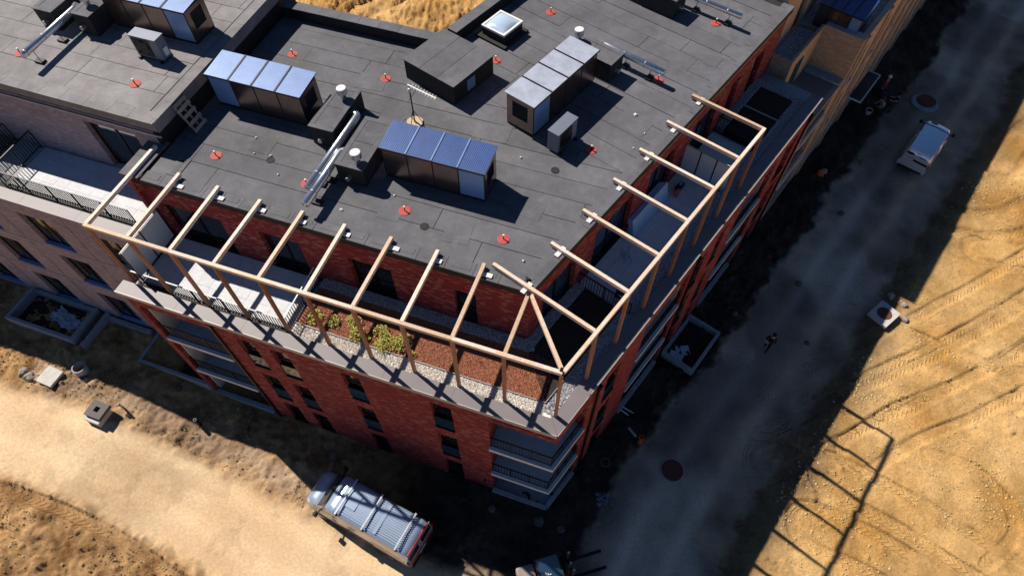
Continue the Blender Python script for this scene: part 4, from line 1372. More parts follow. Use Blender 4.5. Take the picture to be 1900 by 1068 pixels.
# ------------------------------------------------------------------ grey-brown brick building on the left
gry = thing('grey_brick_building', 'grey-brown brick apartment block left of the red building, higher felt roof and sunlit terrace', 'building', 'A', -19.2, 1.95, 0)
GO = (19.2, -1.95)
def gp(name, mb, m, **k):
    """parts are given in frame A and shifted to the origin of the block"""
    mb.v = [(x + GO[0], y + GO[1], z) for x, y, z in mb.v]
    return part(gry, name, mb, m, **k)
GF = 1.95
gops = []
GR_ROWS = [(1.4, 3.95), (4.98, 7.35), (8.27, 10.55)]
top_c = [-37.0, -33.5, -30.9, -26.6, -22.8]
gwin = []
for r_i, (c, d) in enumerate(GR_ROWS):
    for x in (-46.35, -42.25, -38.15, -34.05, -29.95, -25.75, -21.75):
        gwin.append((x, x + 1.8, c, d))
gp('front_wall', wall(-48, -19.06, -.3, LCOP - .08, GF, .24, gwin), GREY)
for a, b, c, d in gwin:
    window(gry, 0, a + GO[0], b + GO[0], c, d, GF + GO[1], .17, 2, sillm=BLUEP)  # blue sills paint the sky's reflection on dark metal
for z in (4.72, 8.05):
    gp('string_course', MB().box(-48, -19.08, GF - .025, GF - .003, z - .03, z + .03), COPL)
for x in (-43.4, -39.3, -35.2, -31.1, -27.0, -22.9):
    gp('movement_joint', MB().box(x - .012, x + .012, GF - .008, GF - .002, 0, LCOP - .1), DARKM)
x = -48
while x < -19.2:
    x1 = min(x + 2.9, -19.06)
    gp('coping', MB().box(x + .004, x1 - .004, GF - .06, GF + .5, LCOP - .07, LCOP), COPM)
    x = x1
gp('terrace_deck', MB().box(-48, -19.06, GF + .25, 16, LTERR - .4, LTERR - .06), CONC)
gp('gutter', MB().box(-48, -19.08, GF + .51, 2.84, LTERR - .058, LTERR - .05), FELTD)
def gpave(x0, x1, y0, y1, z, s=.62):
    paving(gry, 0, x0 + GO[0], x1 + GO[0], y0 + GO[1], y1 + GO[1], z, s)
gpave(-26.3, -19.34, 2.85, 5.2, LTERR)
PGW = 5.25
gdo = [(-22.5, -19.9, LTERR, 14.0), (-33.0, -29.8, LTERR, 14.0), (-40, -37, LTERR, 14.0)]
gp('top_storey_wall', wall(-48, -18.75, LTERR - .1, LROOF - .55, PGW, .3, gdo), GREY)
for a, b, c, d in gdo:
    window(gry, 0, a + GO[0], b + GO[0], c + .03, d, PGW + GO[1], .2, 2, fw=.08, sillm=COPL)
gp('top_storey_side_wall', MB().box(-18.75, -18.6, PGW + .02, 16, ROOF - 1, LROOF - .46), FELTD)
# roof with overhang, fascia and trim
gp('roof_slab', MB().box(-48, -18.42, 5.22, 16.0, LROOF - .45, LROOF - .02), FELT2)
gp('roof_trim', MB().box(-48, -18.36, 5.17, 5.217, LROOF - .72, LROOF - .64), COPL)
gp('side_fascia', MB().box(-18.418, -18.38, 5.25, 16, LROOF - .5, LROOF + .02), FELT2)
q = random.Random(31)
reg = [(-48, 5.8), (-18.95, 5.8), (-18.95, 16), (-48, 16)]
n0 = len(bpy.data.objects)
felt_strips(gry, 0, [(a + GO[0], b + GO[1]) for a, b in reg], -34 + GO[0], -18.95 + GO[0], 5.8 + GO[1], 16 + GO[1], LROOF, 1.0, 4.8, FELT2, 'x', 12)
gp('roof_deck', MB().box(-48, -34.02, 5.8, 16, LROOF - .018, LROOF), FELT2)
x = -48.0
while x < -18.5:
    x1 = min(x + q.uniform(.9, 1.15), -18.4)
    gp('edge_sheet', MB().box(x + .006, x1 - .006, 5.16, 5.5, LROOF - .016, LROOF + .03), FELT2)
    gp('edge_sheet', MB().box(x + .006, min(x1 - .006, -18.95), 5.51, 5.78 + q.uniform(0, .1), LROOF - .016, LROOF + .014), FELT2)
    x = x1
w = 5.5
while w < 16:
    w1 = w + q.uniform(.9, 1.2)
    gp('edge_sheet', MB().box(-18.72, -18.37, w + .006, w1 - .006, LROOF - .016, LROOF + .03), FELT2)
    w = w1
# terrace railings, divider screens
def grail(p, q_, **k):
    railing(gry, 0, (p[0] + GO[0], p[1] + GO[1]), (q_[0] + GO[0], q_[1] + GO[1]), LTERR, 1.0, .13, **k)
grail((-26.4, 2.72), (-19.4, 2.72), postn=5)
grail((-26.4, 2.72), (-26.5, 5.15), postn=2)
grail((-33.0, 2.72), (-27.9, 2.72), postn=3, topm=COPL)
grail((-27.9, 2.72), (-27.95, 5.15), postn=2)
gp('timber_decking', MB().box(-34, -27.9, 2.8, 5.2, LTERR - .06, LTERR - .01), mat('brown_decking', (.2, .12, .08), .8, var=.3, scale=8))

# ------------------------------------------------------------------ beige building at the far right
bei = thing('beige_brick_building', 'beige brick block beyond the red building on the right', 'building', 'B', 24.4, 0, 0)
BO = (-24.4, 0)
def bp(name, mb, m, **k):
    mb.v = [(x + BO[0], y + BO[1], z) for x, y, z in mb.v]
    return part(bei, name, mb, m, **k)
BF = .02
BTOP = 10.9
bops = []
for i in range(9):
    x0 = 29.0 + i * 3.4
    for c, d in ((.4, 2.7), (3.4, 5.9), (6.7, 9.3)):
        bops.append((x0, x0 + 1.5, c, d))
bp('front_wall', wall(27.75, 62, -.3, BTOP, BF, .25, bops), BEIGE)
for a, b, c, d in bops:
    window(bei, 0, a + BO[0], b + BO[0], c, d, BF, .17, 1, sillm=BLUEP)  # sill blue is painted sky reflection here too
for i in range(10):
    x = 28.35 + i * 3.4
    bp('pilaster', MB().box(x - .18, x + .18, BF - .12, BF - .002, -.2, BTOP - .05), BEIGE)
bp('lower_front_wall', wall(22.95, 27.74, -.3, 8.1, BF + .03, .25, [(23.3, 26.9, .5, 2.9), (23.3, 26.9, 3.4, 6.0), (23.3, 26.9, 6.6, 7.9)]), BEIGE)
for z in (3.1, 6.45):
    bp('balcony_slab', MB().box(23.3, 26.9, BF - .05, BF + 1.5, z - .22, z), SLABM)
bp('recess_wall', MB().box(22.98, 27.7, 1.55, 1.65, 0, 8.0), RENDER)
bp('recess_floor', MB().box(22.98, 27.74, BF + .29, 2.24, 8.0, 8.2), COPM)
bp('recess_sill', MB().box(27.2, 27.74, BF + .05, 2.2, 8.202, 8.34), CONC)
bp('end_wall', MB().box(27.75, 28.0, BF + .252, 2.25, 7.8, BTOP - .02), BEIGE)
bp('end_wall', MB().box(27.75, 28.0, 2.253, 15, 0, BTOP - .5), BEIGE)
bp('end_coping', MB().box(27.73, 28.3, BF + .3, 2.24, BTOP - .018, BTOP + .03), mat('lavender_coping', (.42, .4, .44), .6))
bp('front_coping', MB().box(27.73, 62, BF - .02, BF + .29, BTOP + .001, BTOP + .03), mat('beige_coping', (.5, .38, .28), .7))
bp('roof_terrace', MB().box(28.01, 62, BF + .26, 15, BTOP - .6, BTOP - .5), PEBG)
# low gravel roof enclosed by a thin parapet beside the recess
bp('gravel_roof', MB().box(23.82, 27.74, 2.41, 3.58, 9.7, 10.3), PEBG)
bp('gravel_parapet', MB().box(23.67, 23.815, 2.25, 3.5, 9.7, BTOP), BEIGE)
bp('gravel_parapet', MB().box(23.818, 27.74, 2.25, 2.4, 8.1, BTOP), BEIGE)
bp('recess_door', MB().box(24.6, 25.6, 2.2, 2.247, 8.22, 10.2), GLASSB)
# penthouse set back
bp('penthouse_wall', MB().box(23.61, 26.3, 3.6, 3.85, 10.3, 14.9), BEIGE)
bp('penthouse_wall', MB().box(27.7, 62, 3.6, 3.85, 10.3, 14.9), BEIGE)
bp('penthouse_door', MB().box(26.3, 27.7, 3.75, 3.83, 10.3, 14.9), GLASS)
bp('penthouse_end_wall', MB().box(23.61, 23.9, 3.853, 14, 9, 14.9), BEIGE)
bp('penthouse_roof', MB().box(23.61, 62, 3.5, 14.5, 14.9, 15.0), FELT)
bp('stair_head', MB().box(50, 57, 4.0, 9.0, 15.0, 17.2), BEIGE)
vent_unit('B', 28.1, 30.5, 3.0, 4.9, BTOP - .5, 1.35, 'dark blue ribbed ventilation unit on the terrace of the beige block', ROOFBLUE, rot=R(-90))
r = thing('glass_canopy', 'flat glass entrance canopy in a pale metal frame on the beige facade', 'canopy', 'B', 34.0, BF - .12, 2.85)
part(r, 'front_bar', MB().box(0, 3.6, -.86, -.78, 0, .08), FROST)
part(r, 'side_bar', MB().box(0, .08, -.777, 0, 0, .08), FROST)
part(r, 'side_bar', MB().box(3.52, 3.6, -.777, 0, 0, .08), FROST)
part(r, 'glass_sheet', MB().box(.085, 3.515, -.775, 0, .03, .05), mat('dark_canopy_glass', (.01, .02, .035), .3, spec=.3))

# ------------------------------------------------------------------ things on the terraces
def screen(fr, p, q_, z, h, n, label, rot=0, fm=None):
    r = thing('privacy_screen', label, 'screen', fr, p[0], p[1], z, 0, 'frosted privacy screens on the terrace')
    d = Vector((q_[0] - p[0], q_[1] - p[1], 0)); L = d.length; d /= L
    for i in range(n + 1):
        c = d * (L * i / n)
        part(r, 'post', MB().beam((c.x, c.y, 0), (c.x, c.y, h), .05, .05, up=d), DARKM)
    for i in range(n):
        a = d * (L * i / n + .03); b = d * (L * (i + 1) / n - .03)
        part(r, 'frosted_pane', MB().beam((a.x, a.y, h * .52), (b.x, b.y, h * .52), .014, h * .88), FROST)
    for zz in (.06, h - .02):
        part(r, 'rail', MB().beam((d * .03).to_tuple()[:2] + (zz,), (d * (L - .03)).to_tuple()[:2] + (zz,), .045, .045), COPL if zz > 1 else DARKM)
    return r
screen('A', (-18.75, 1.0), (-18.75, 3.42), TERR, 1.9, 2, 'tall frosted privacy screen at the left end of the front terrace')
screen('B', (14.35, .95), (14.35, 3.35), TERR, 1.75, 3, 'frosted privacy screen of three panes across the side terrace')
for i in range(3):
    o = solo('insulation_board', MB().box(0, 2.9 - .12 * i, 0, .09, 0, .95 - .04 * i), INSUL, ['outermost pale blue insulation board leaning in the stack', 'middle pale blue insulation board of the leaning stack', 'innermost pale blue insulation board against the wall'][i], 'board', 'B', 9.65 + .05 * i, 2.85 + .13 * i, TERR + .01, group='insulation boards leaning on the side terrace')
    o.rotation_euler = (R(-14), 0, ANG['B'])
def crumple(n, sx, sy, hh, seed):
    mb = MB(); q = random.Random(seed)
    vs = []
    for j in range(n + 1):
        for i in range(n + 1):
            a, b = i / n - .5, j / n - .5
            rr = 1 - .35 * q.random()
            vs.append((a * sx * rr, b * sy * rr, .015 + hh * q.random() * (1 - 2 * max(abs(a), abs(b)) * .7)))
    mb.add(vs, [(j * (n + 1) + i, j * (n + 1) + i + 1, (j + 1) * (n + 1) + i + 1, (j + 1) * (n + 1) + i) for j in range(n) for i in range(n)])
    return mb
FOIL = mat('plastic_film', (.55, .62, .72), .3, .1, .1, 3)
solo('plastic_film', crumple(9, 1.0, .5, .14, 3), FOIL, 'crumpled clear plastic film on the side terrace paving', 'plastic film', 'B', 8.6, 2.5, TERR + .005, .9)
r = thing('floor_saw', 'small orange and black power tool on the side terrace paving', 'power tool', 'B', 13.1, 2.6, TERR + .004)
part(r, 'body', MB().box(0, .5, 0, .26, .06, .3), BLACK, bevel=.03)
part(r, 'guard', MB().tube([(-.12, -.02, .17), (-.12, .1, .17)], .17, 14), ORANGE)
part(r, 'battery', MB().box(.2, .36, .06, .2, .302, .4), BLUEP, bevel=.01)
part(r, 'wheel', MB().tube([(-.25, -.06, .09), (-.25, .02, .09)], .09, 12), ORANGE)
r = thing('office_chair', 'dark folding chair beside the rail of the side terrace', 'chair', 'B', 6.35, 1.2, TERR + .004, .3)
part(r, 'seat', MB().box(0, .5, 0, .48, .42, .47), BLACK, bevel=.02)
part(r, 'backrest', MB().box(0.0, .5, .46, .5, .48, .95), BLACK, bevel=.02)
for xx in (.04, .46):
    for yy in (.04, .44):
        part(r, 'leg', MB().tube([(xx, yy, 0), (xx, yy, .42)], .018, 6), COPL)
part(r, 'arm_pad', MB().box(-.04, .02, .05, .42, .62, .66), WHITE, bevel=.01)

def leaf_plant(u, w, h, rad, n, label, seed):
    q = random.Random(seed)
    r = thing('leafy_shrub', label, 'plant', 'A', u, w, GR - .03, 0, 'young leafy plants in the front mulch bed')
    st = MB(); lf = MB()
    for k in range(7):
        a = q.uniform(0, 6.28); t_ = rad * q.uniform(.3, .9)
        st.tube([(0, 0, 0), (t_ * .4 * math.cos(a), t_ * .4 * math.sin(a), h * .6), (t_ * math.cos(a), t_ * math.sin(a), h * q.uniform(.7, 1.1))], [.012, .009, .005], 5)
    for k in range(n):
        a = q.uniform(0, 6.28); rr = rad * math.sqrt(q.random()); z = h * q.uniform(.25, 1.1) * (1 - .4 * rr / rad)
        c = Vector((rr * math.cos(a), rr * math.sin(a), z))
        L = q.uniform(.05, .1); yaw = q.uniform(0, 6.28); pit = q.uniform(-.3, .9)
        d = Vector((math.cos(yaw) * math.cos(pit), math.sin(yaw) * math.cos(pit), math.sin(pit)))
        s_ = d.cross(Vector((0, 0, 1))).normalized() * L * .38
        lf.add([c, c + d * L * .5 + s_, c + d * L, c + d * L * .5 - s_], [(0, 1, 2, 3)])
    part(r, 'stem', st, mat('stem', (.15, .1, .04), .8))
    part(r, 'foliage', lf, LEAF)
PL = [(-10.75, 1.6, .3, .32, 120, 'leafy plant in the striped shadow of the cross rail'), (-9.95, 1.7, .32, .28, 110, 'leafy plant second from the cross rail'),
      (-9.15, 1.95, .38, .3, 130, 'taller leafy plant set back in the third bay of the bed'), (-8.75, 1.45, .36, .34, 150, 'leafy plant behind the third pergola post from the cross rail'),
      (-7.9, 1.85, .34, .3, 130, 'leafy plant at the back of the dense clump'), (-7.5, 1.4, .38, .42, 220, 'bushiest leafy plant at the front of the dense clump'),
      (-6.85, 1.7, .36, .4, 200, 'leafy plant at the right of the dense clump'), (-8.4, 1.35, .3, .25, 100, 'small leafy plant against the metal edging left of the clump'), (-6.35, 1.35, .2, .16, 50, 'tiny leafy plant at the right end by the bare mulch')]
for i, (u, w, h, rad, n, l) in enumerate(PL):
    leaf_plant(u, w, h * .8, rad, int(n * 1.3), l, 50 + i)
solo('twig', MB().tube([(0, 0, 0), (.1, .05, .1), (.15, .1, .25)], .012, 5).tube([(.1, .05, .1), (.2, -.02, .2)], .008, 5), mat('stem2', (.12, .08, .05), .9), 'bare twig sticking out of the red-brown mulch', 'twig', 'A', -3.9, 1.9, GR - .03)

# ------------------------------------------------------------------ things on the ground
def drop(x, y):
    """slide a measured point along its line of sight from level zero to the risen ground"""
    z = 0.0
    px, py = x, y
    for _ in range(4):
        z = gz(px, py)
        k = (32.85 - z) / 32.85
        px, py = x * k, y * k
    return px, py, z

def planter(name, fr, u0, u1, w0, w1, z, h, th, label, open_side=None, bottom=None):
    r = thing(name, label, 'planter', fr, u0, w0, z, 0, 'concrete planters at the foot of the facades')
    L, D = u1 - u0, w1 - w0
    part(r, 'front_wall', MB().box(0, L, 0, th, -.4, h), CONC)
    part(r, 'end_wall', MB().box(0, th, th + .003, D, -.4, h), CONC)
    part(r, 'end_wall', MB().box(L - th, L, th + .003, D, -.4, h), CONC)
    part(r, 'back_wall', MB().box(th + .003, L - th - .003, D - th, D, -.4, h - .1), CONC)
    part(r, 'soil_fill', MB().box(th + .004, L - th - .004, th + .004, D - th - .004, -.2, .12), SOILD)
    return r
planter('concrete_planter', 'A', -31.6, -27.1, -.28, 1.88, .95, .7, .18, 'concrete planter holding a crumpled plastic sheet below the grey facade')
planter('concrete_planter', 'A', -23.3, -18.9, .0, 1.86, .6, .55, .16, 'concrete planter at the joint of grey and red buildings')
planter('concrete_planter', 'B', 10.75, 13.9, -2.0, -.0, 0, .6, .16, 'concrete planter with two pale sheets below the side facade')
FOILB = mat('blue_white_film', (.55, .62, .74), .35, .0, .08, 3)
solo('plastic_sheet', crumple(14, 2.3, 1.0, .3, 5), FOILB, 'crumpled pale plastic sheet inside the left planter', 'plastic sheet', 'A', -28.7, .85, 1.1, -.25)
for k, (v, w, rz, l) in enumerate(((11.25, -.75, .2, 'left pale sheet lying in the side planter'), (11.8, -.85, .75, 'right pale sheet overlapping its neighbour in the side planter'))):
    solo('paper_sheet', MB().box(-.3, .3, -.38, .38, 0, .012), FOILB, l, 'sheet', 'B', v, w, .14 + .02 * k, rz, 'pale sheets in the side planter')
solo('concrete_stub', MB().box(0, .2, 0, 2.2, -.5, .55).box(.203, 3.0, 1.9, 2.1, -.5, .4), CONC, 'low concrete wall stub right of the left planter', 'wall', 'A', -26.6, -.3, .95)

def ring(x, y, r_, label, h=.12, m=CONC, dark=True):
    if h < .2: m = mat('dark_ring', (.1, .1, .11), .8)
    px, py, z = drop(x, y)
    o = thing('pipe_ring', label, 'pipe', 'W', px, py, z, 0)
    part(o, 'ring', MB().lathe([(r_, -.2), (r_, h), (r_ - .06, h), (r_ - .06, -.2)], 22), m)
    part(o, 'hollow', MB().lathe([(r_ - .062, -.1), (r_ - .062, -.05)], 22), BLACK)
ring(-23.92, 15.7, .36, 'concrete pipe ring standing by the left planter shadow', .5)
ring(-12.77, 12.61, .28, 'flush drain ring in the shade left of the van', .05)
ring(-9.38, 10.88, .3, 'flush drain ring just behind the van', .05)
ring(-18.37, 14.66, .2, 'small dark drain hole below the left loggia', .04)
ring(4.8, 10.54, .25, 'flush drain ring by the corner of the red building', .05)

px, py, z = drop(-25.46, 15.24)
r = thing('manhole_slab', 'pale square concrete slab propped on the sand beside the left road', 'slab', 'W', px, py, z, R(-22))
part(r, 'plate', MB().box(-.5, .5, -.48, .48, .15, .32), CONCW, bevel=.02)
part(r, 'prop', MB().rock((.1, .0, .05), .3, 3), STONE)
px, py, z = drop(-22.08, 13.15)
r = thing('gully_box', 'dark square gully box with a hole on a pale block at the road edge', 'gully', 'W', px, py, z, R(-20))
part(r, 'pale_block', MB().box(-.45, .45, -.55, .35, -.1, .28), CONCW, bevel=.02)
bx = MB()
bx.box(-.48, -.14, -.35, .5, .283, .5); bx.box(.14, .48, -.35, .5, .283, .5); bx.box(-.14, .14, -.35, -.05, .283, .5); bx.box(-.14, .14, .22, .5, .283, .5)
part(r, 'gully_frame', bx, mat('dark_concrete', (.13, .12, .115), .8))
part(r, 'hole', MB().box(-.139, .139, -.049, .219, .284, .33), BLACK)

r = thing('manhole', 'square white concrete manhole slab with a round rusty cover right of the side road', 'manhole', 'W', 21.7, 19.2, gz(21.7, 19.2), R(38))
part(r, 'slab', MB().box(-.72, .72, -.62, .62, .2, .42), CONCW, bevel=.02)
part(r, 'shaft_ring', MB().lathe([(.62, -.3), (.62, .2)], 20), CONC)
part(r, 'cover', MB().lathe([(.42, .421), (.42, .44), (.36, .45)], 26), RUST)
r = thing('manhole', 'round pale manhole ring with an off-centre rusty cover beyond the small van', 'manhole', 'W', 30.5, 37.4, gz(30.5, 37.4))
part(r, 'ring', MB().lathe([(.95, -.2), (.95, .14), (.9, .16)], 26), CONC)
part(r, 'cover', MB().lathe([(.66, .162), (.66, .26), (.6, .28)], 26, (.12, .1, 0)), RUST)
r = thing('manhole', 'round rust-red manhole cover on the shaded side road near the corner', 'manhole', 'W', 8.19, 10.12, gz(8.19, 10.12))
part(r, 'rim', MB().lathe([(.62, -.1), (.62, .05), (.6, .06)], 28), CONC)
part(r, 'cover', MB().lathe([(.56, .0), (.56, .075), (.5, .085)], 28), RUST)

px, py, z = drop(-16.57, 12.55)
solo('pipe_stub', MB().lathe([(.09, -.2), (.09, .75), (.06, .75), (.06, .4)], 14), DARKM, 'dark upright pipe stub on the sand left of the van', 'pipe', 'W', px, py, z)
px, py, z = drop(-20.88, 13.46)
r = thing('marker_stake', 'short wooden marker stake beside the gully box', 'stake', 'W', px, py, z)
part(r, 'stake', MB().box(-.04, .04, -.04, .04, -.2, .7), OLDWOOD)
part(r, 'cross_piece', MB().box(-.18, .18, -.06, -.042, .5, .62), OLDWOOD)
solo('conduit_pipe', MB().lathe([(.13, -.2), (.13, .78), (.1, .78), (.1, .5)], 16), ORANGE, 'orange upright plastic pipe in the shade right of the corner loggia', 'pipe', 'W', 6.66, 11.57, gz(6.66, 11.57))
r = thing('plank_pair', 'two pale planks leaning from the side wall towards the orange pipe', 'planks', 'W', 5.45, 13.5, .05)
part(r, 'plank', MB().beam((0, 0, .4), (.9, -.55, .05), .06, .03), FROST)
part(r, 'plank', MB().beam((.08, .12, .42), (1.1, -.35, .06), .06, .03), FROST)
solo('scrap_pipe', MB().tube([(0, 0, .06), (.35, -.5, .08)], .06, 8), CONCW, 'short pale scrap pipe beside the orange pipe', 'pipe', 'W', 6.15, 12.35, gz(6.15, 12.35))

# rubble and stones
ST = [(22.62, 20.6, .3, 'boulder behind the square manhole slab'), (23.3, 20.0, .2, 'smaller boulder right of the square manhole slab'), (23.0, 19.0, .22, 'stone lying at the right corner of the square manhole slab'),
      (-27.22, 15.6, .3, 'broken stone at the left edge by the weeds'), (-26.7, 15.3, .34, 'larger broken stone left of the pale slab'), (1.3, 7.6, .28, 'stone in the dark soil behind the forklift'),
      (2.4, 7.2, .2, 'pale stone right of the forklift'), (-1.0, 8.2, .24, 'stone in the dark soil between van and forklift'), (16.9, 17.46, .16, 'dark lump on the side road by the walking person'),
      (17.4, 21.5, .2, 'stone on the verge past the walking person'), (21.5, 27.0, .2, 'stone near the small van rear'), (13.1, 19.4, .2, 'stone beside the side facade')]
for k, (x, y, s_, l) in enumerate(ST):
    px, py, z = drop(x, y)
    solo('loose_stone', MB().rock((0, 0, s_ * .25), s_, 90 + k), STONE if k in (0, 1, 2, 3, 4) else mat('dark_stone', (.13, .11, .1), .9, 0, .3, 5.0, .5), l, 'stone', 'W', px, py, z, group='loose stones on the site')
g = np.random.default_rng(5)
def clods(name, n, x0, x1, y0, y1, m, label, seed, r0=.03, r1=.09):
    g = np.random.default_rng(seed)
    X = g.uniform(x0, x1, n * 3); Yy = g.uniform(y0, y1, n * 3)
    dens = fbm(X, Yy, 2.5, 3, ox=seed) + .5
    h, c_, _, rd = ground_height(X, Yy)
    rx, ry = X - K.x, Yy - K.y
    wA = rx * -math.sin(ANG['A']) + ry * math.cos(ANG['A']); wBv = rx * -math.sin(ANG['B']) + ry * math.cos(ANG['B'])
    ok = (g.random(n * 3) < np.clip(dens, 0, 1) ** 3 * 1.6) & (rd < .35) & ((wA < -.3) | (wBv < -.3))
    if name == 'sand_clods':
        ok &= pl_dist(X, Yy, ROADR)[2] > 3.6
    X, Yy, h = X[ok][:n], Yy[ok][:n], h[ok][:n]
    mb = MB()
    V = []; F = []
    base = np.array([(1, 0, 0), (0, 1, 0), (-1, 0, 0), (0, -1, 0), (0, 0, .8), (0, 0, -.6)], float)
    tri = [(0, 1, 4), (1, 2, 4), (2, 3, 4), (3, 0, 4), (1, 0, 5), (2, 1, 5), (3, 2, 5), (0, 3, 5)]
    N = len(X)
    rr = r0 + (r1 - r0) * g.random(N) ** 3
    jit = g.uniform(.6, 1.3, (N, 6, 3))
    an = g.uniform(0, 6.28, N)
    v = base[None] * jit * rr[:, None, None]
    vx = v[..., 0] * np.cos(an)[:, None] - v[..., 1] * np.sin(an)[:, None] + X[:, None]
    vy = v[..., 0] * np.sin(an)[:, None] + v[..., 1] * np.cos(an)[:, None] + Yy[:, None]
    vz = v[..., 2] + h[:, None] + rr[:, None] * .2
    me = bpy.data.meshes.new(name)
    me.from_pydata(np.stack([vx, vy, vz], -1).reshape(-1, 3).tolist(), [], (np.array(tri)[None] + (np.arange(N) * 6)[:, None, None]).reshape(-1, 3).tolist())
    me.materials.append(m)
    o = link(name, me)
    tag(o, label, 'clods', kind='stuff')
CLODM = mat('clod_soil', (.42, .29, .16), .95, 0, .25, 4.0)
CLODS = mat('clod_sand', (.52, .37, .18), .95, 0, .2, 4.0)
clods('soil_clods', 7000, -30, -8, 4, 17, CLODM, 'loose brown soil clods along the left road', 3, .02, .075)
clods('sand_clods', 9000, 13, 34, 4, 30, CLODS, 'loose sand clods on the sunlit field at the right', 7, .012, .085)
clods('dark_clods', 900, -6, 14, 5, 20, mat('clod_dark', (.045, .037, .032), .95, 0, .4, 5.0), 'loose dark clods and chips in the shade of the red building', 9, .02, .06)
gr = MB(); q = random.Random(77)
wx, wy, wz = drop(-27.0, 16.0)
for k in range(120):
    a = q.uniform(0, 6.28); rr = .45 * math.sqrt(q.random()); yaw = q.uniform(0, 6.28)
    c = Vector((rr * math.cos(a), rr * math.sin(a), 0)); t_ = c + Vector((.1 * math.cos(yaw), .1 * math.sin(yaw), q.uniform(.08, .22))); s_ = Vector((-math.sin(yaw), math.cos(yaw), 0)) * .012
    gr.add([c - s_, c + s_, t_], [(0, 1, 2)])
solo('weed_patch', gr, mat('weed', (.16, .2, .04), .7), 'small patch of green weeds on the sand at the left edge', 'weeds', 'W', wx, wy, wz, kind='stuff')

# ------------------------------------------------------------------ vehicles
class Loft:
    def __init__(s, st, pro):
        s.st = st; s.pro = pro
    def at(s, x, t):
        st = s.st
        if x <= st[0][0]: a = b = st[0]; k = 0
        elif x >= st[-1][0]: a = b = st[-1]; k = 0
        else:
            for i in range(len(st) - 1):
                if st[i][0] <= x <= st[i + 1][0]:
                    a, b = st[i], st[i + 1]; k = (x - a[0]) / (b[0] - a[0]); break
        zb, zt, hw, ht = [a[j] + (b[j] - a[j]) * k for j in range(1, 5)]
        side = 1 if t <= 1 else -1
        tt = t if t <= 1 else 2 - t
        P = s.pro
        for i in range(len(P) - 1):
            if P[i][0] <= tt <= P[i + 1][0]:
                k2 = (tt - P[i][0]) / (P[i + 1][0] - P[i][0])
                def pt(p):
                    w = hw + (ht - hw) * p[1]; return w * p[3], zb + (zt - zb) * p[2]
                y0, z0 = pt(P[i]); y1, z1 = pt(P[i + 1])
                return Vector((x, -side * (y0 + (y1 - y0) * k2), z0 + (z1 - z0) * k2))
        return Vector((x, 0, zt))
    def nrm(s, x, t):
        e = .01
        dx = s.at(x + e, t) - s.at(x - e, t)
        dt = s.at(x, min(2, t + e)) - s.at(x, max(0, t - e))
        n = dx.cross(dt)
        if n.length < 1e-9: return Vector((0, 0, 1))
        n.normalize()
        c = s.at(x, t) - Vector((x, 0, .9))
        return n if n.dot(c) >= 0 else -n
    def grid(s, xs, ts, off=0.0, caps=False):
        mb = MB(); vs = []
        for x in xs:
            for t in ts:
                p = s.at(x, t)
                if off: p = p + s.nrm(x, t) * off
                vs.append(p)
        m = len(ts)
        fs = [(i * m + j, (i + 1) * m + j, (i + 1) * m + j + 1, i * m + j + 1) for i in range(len(xs) - 1) for j in range(m - 1)]
        if caps:
            fs.append(tuple(range(m))); fs.append(tuple((len(xs) - 1) * m + j for j in range(m))[::-1])
            for i in range(len(xs) - 1):
                fs.append((i * m, i * m + m - 1, (i + 1) * m + m - 1, (i + 1) * m))
        return mb.add(vs, fs)
def lin(a, b, n):
    return [a + (b - a) * i / n for i in range(n + 1)]
PRO = [(0, 0, 0, .93), (.1, 0, .08, 1.0), (.38, 0, .48, 1.0), (.6, .45, .74, 1.0), (.78, .95, .94, 1.0), (.86, 1.0, .985, .955), (1.0, 1.0, 1.015, 0.0)]
TS = [0, .05, .1, .2, .3, .38, .46, .53, .6, .66, .72, .78, .82, .86, .9, .95, 1.0]
TS = TS + [2 - t for t in TS[-2::-1]]

def wheel(root, x, y, r_, w_):
    o = part(root, 'wheel', MB().tube([(x, y - w_ / 2, r_), (x, y + w_ / 2, r_)], r_, 22), BLACK)
    part(o, 'rim', MB().tube([(x, y - w_ / 2 - .008, r_), (x, y + w_ / 2 + .008, r_)], r_ * .6, 16), GALV)

VANP = mat('silver_blue_paint', (.36, .45, .6), .26, .45, .05, 1.0, spec=.6)
VANR = mat('dark_red_paint', (.34, .03, .03), .35, .1, .08)
CARP = mat('white_car_paint', (.9, .92, .97), .18, .5, .03, 1.0, spec=.6)
LIGHTG = mat('lamp_glass', (.6, .62, .65), .1, .0, .03)
TAIL = mat('tail_lamp', (.4, .02, .015), .2, .0, .05)

van = thing('camper_van', 'long silver-blue panel van with roof bars parked at the edge of the building shadow', 'van', 'W', -6.95, 7.72, 0.02, R(151.8))
st = [(-3.08, .5, 2.34, .95, .8), (-3.02, .42, 2.46, 1.0, .84), (-2.8, .38, 2.52, 1.02, .86), (-1.0, .36, 2.55, 1.02, .87), (1.0, .36, 2.55, 1.02, .87), (1.35, .36, 2.47, 1.02, .85), (1.75, .36, 2.1, 1.02, .83), (2.2, .36, 1.45, 1.01, .86), (2.32, .36, 1.34, 1.0, .85), (2.8, .36, 1.18, .96, .76), (3.02, .38, .98, .86, .66), (3.1, .45, .78, .76, .6)]
lf = Loft(st, PRO)
xs = sorted(set([s_[0] for s_ in st] + lin(-2.8, 1.0, 12) + lin(1.35, 2.3, 6) + [2.5, 2.65, 2.92]))
part(van, 'body', lf.grid(xs, TS, 0, True), VANP, smooth=True)
part(van, 'windscreen', lf.grid(lin(1.48, 2.16, 6), [t for t in TS if .8 < t < 1.2], .008), GLASS, smooth=True)
part(van, 'bonnet_seam', lf.grid([2.3, 2.315], [t for t in TS if .75 < t < 1.25], .006), BLACK)
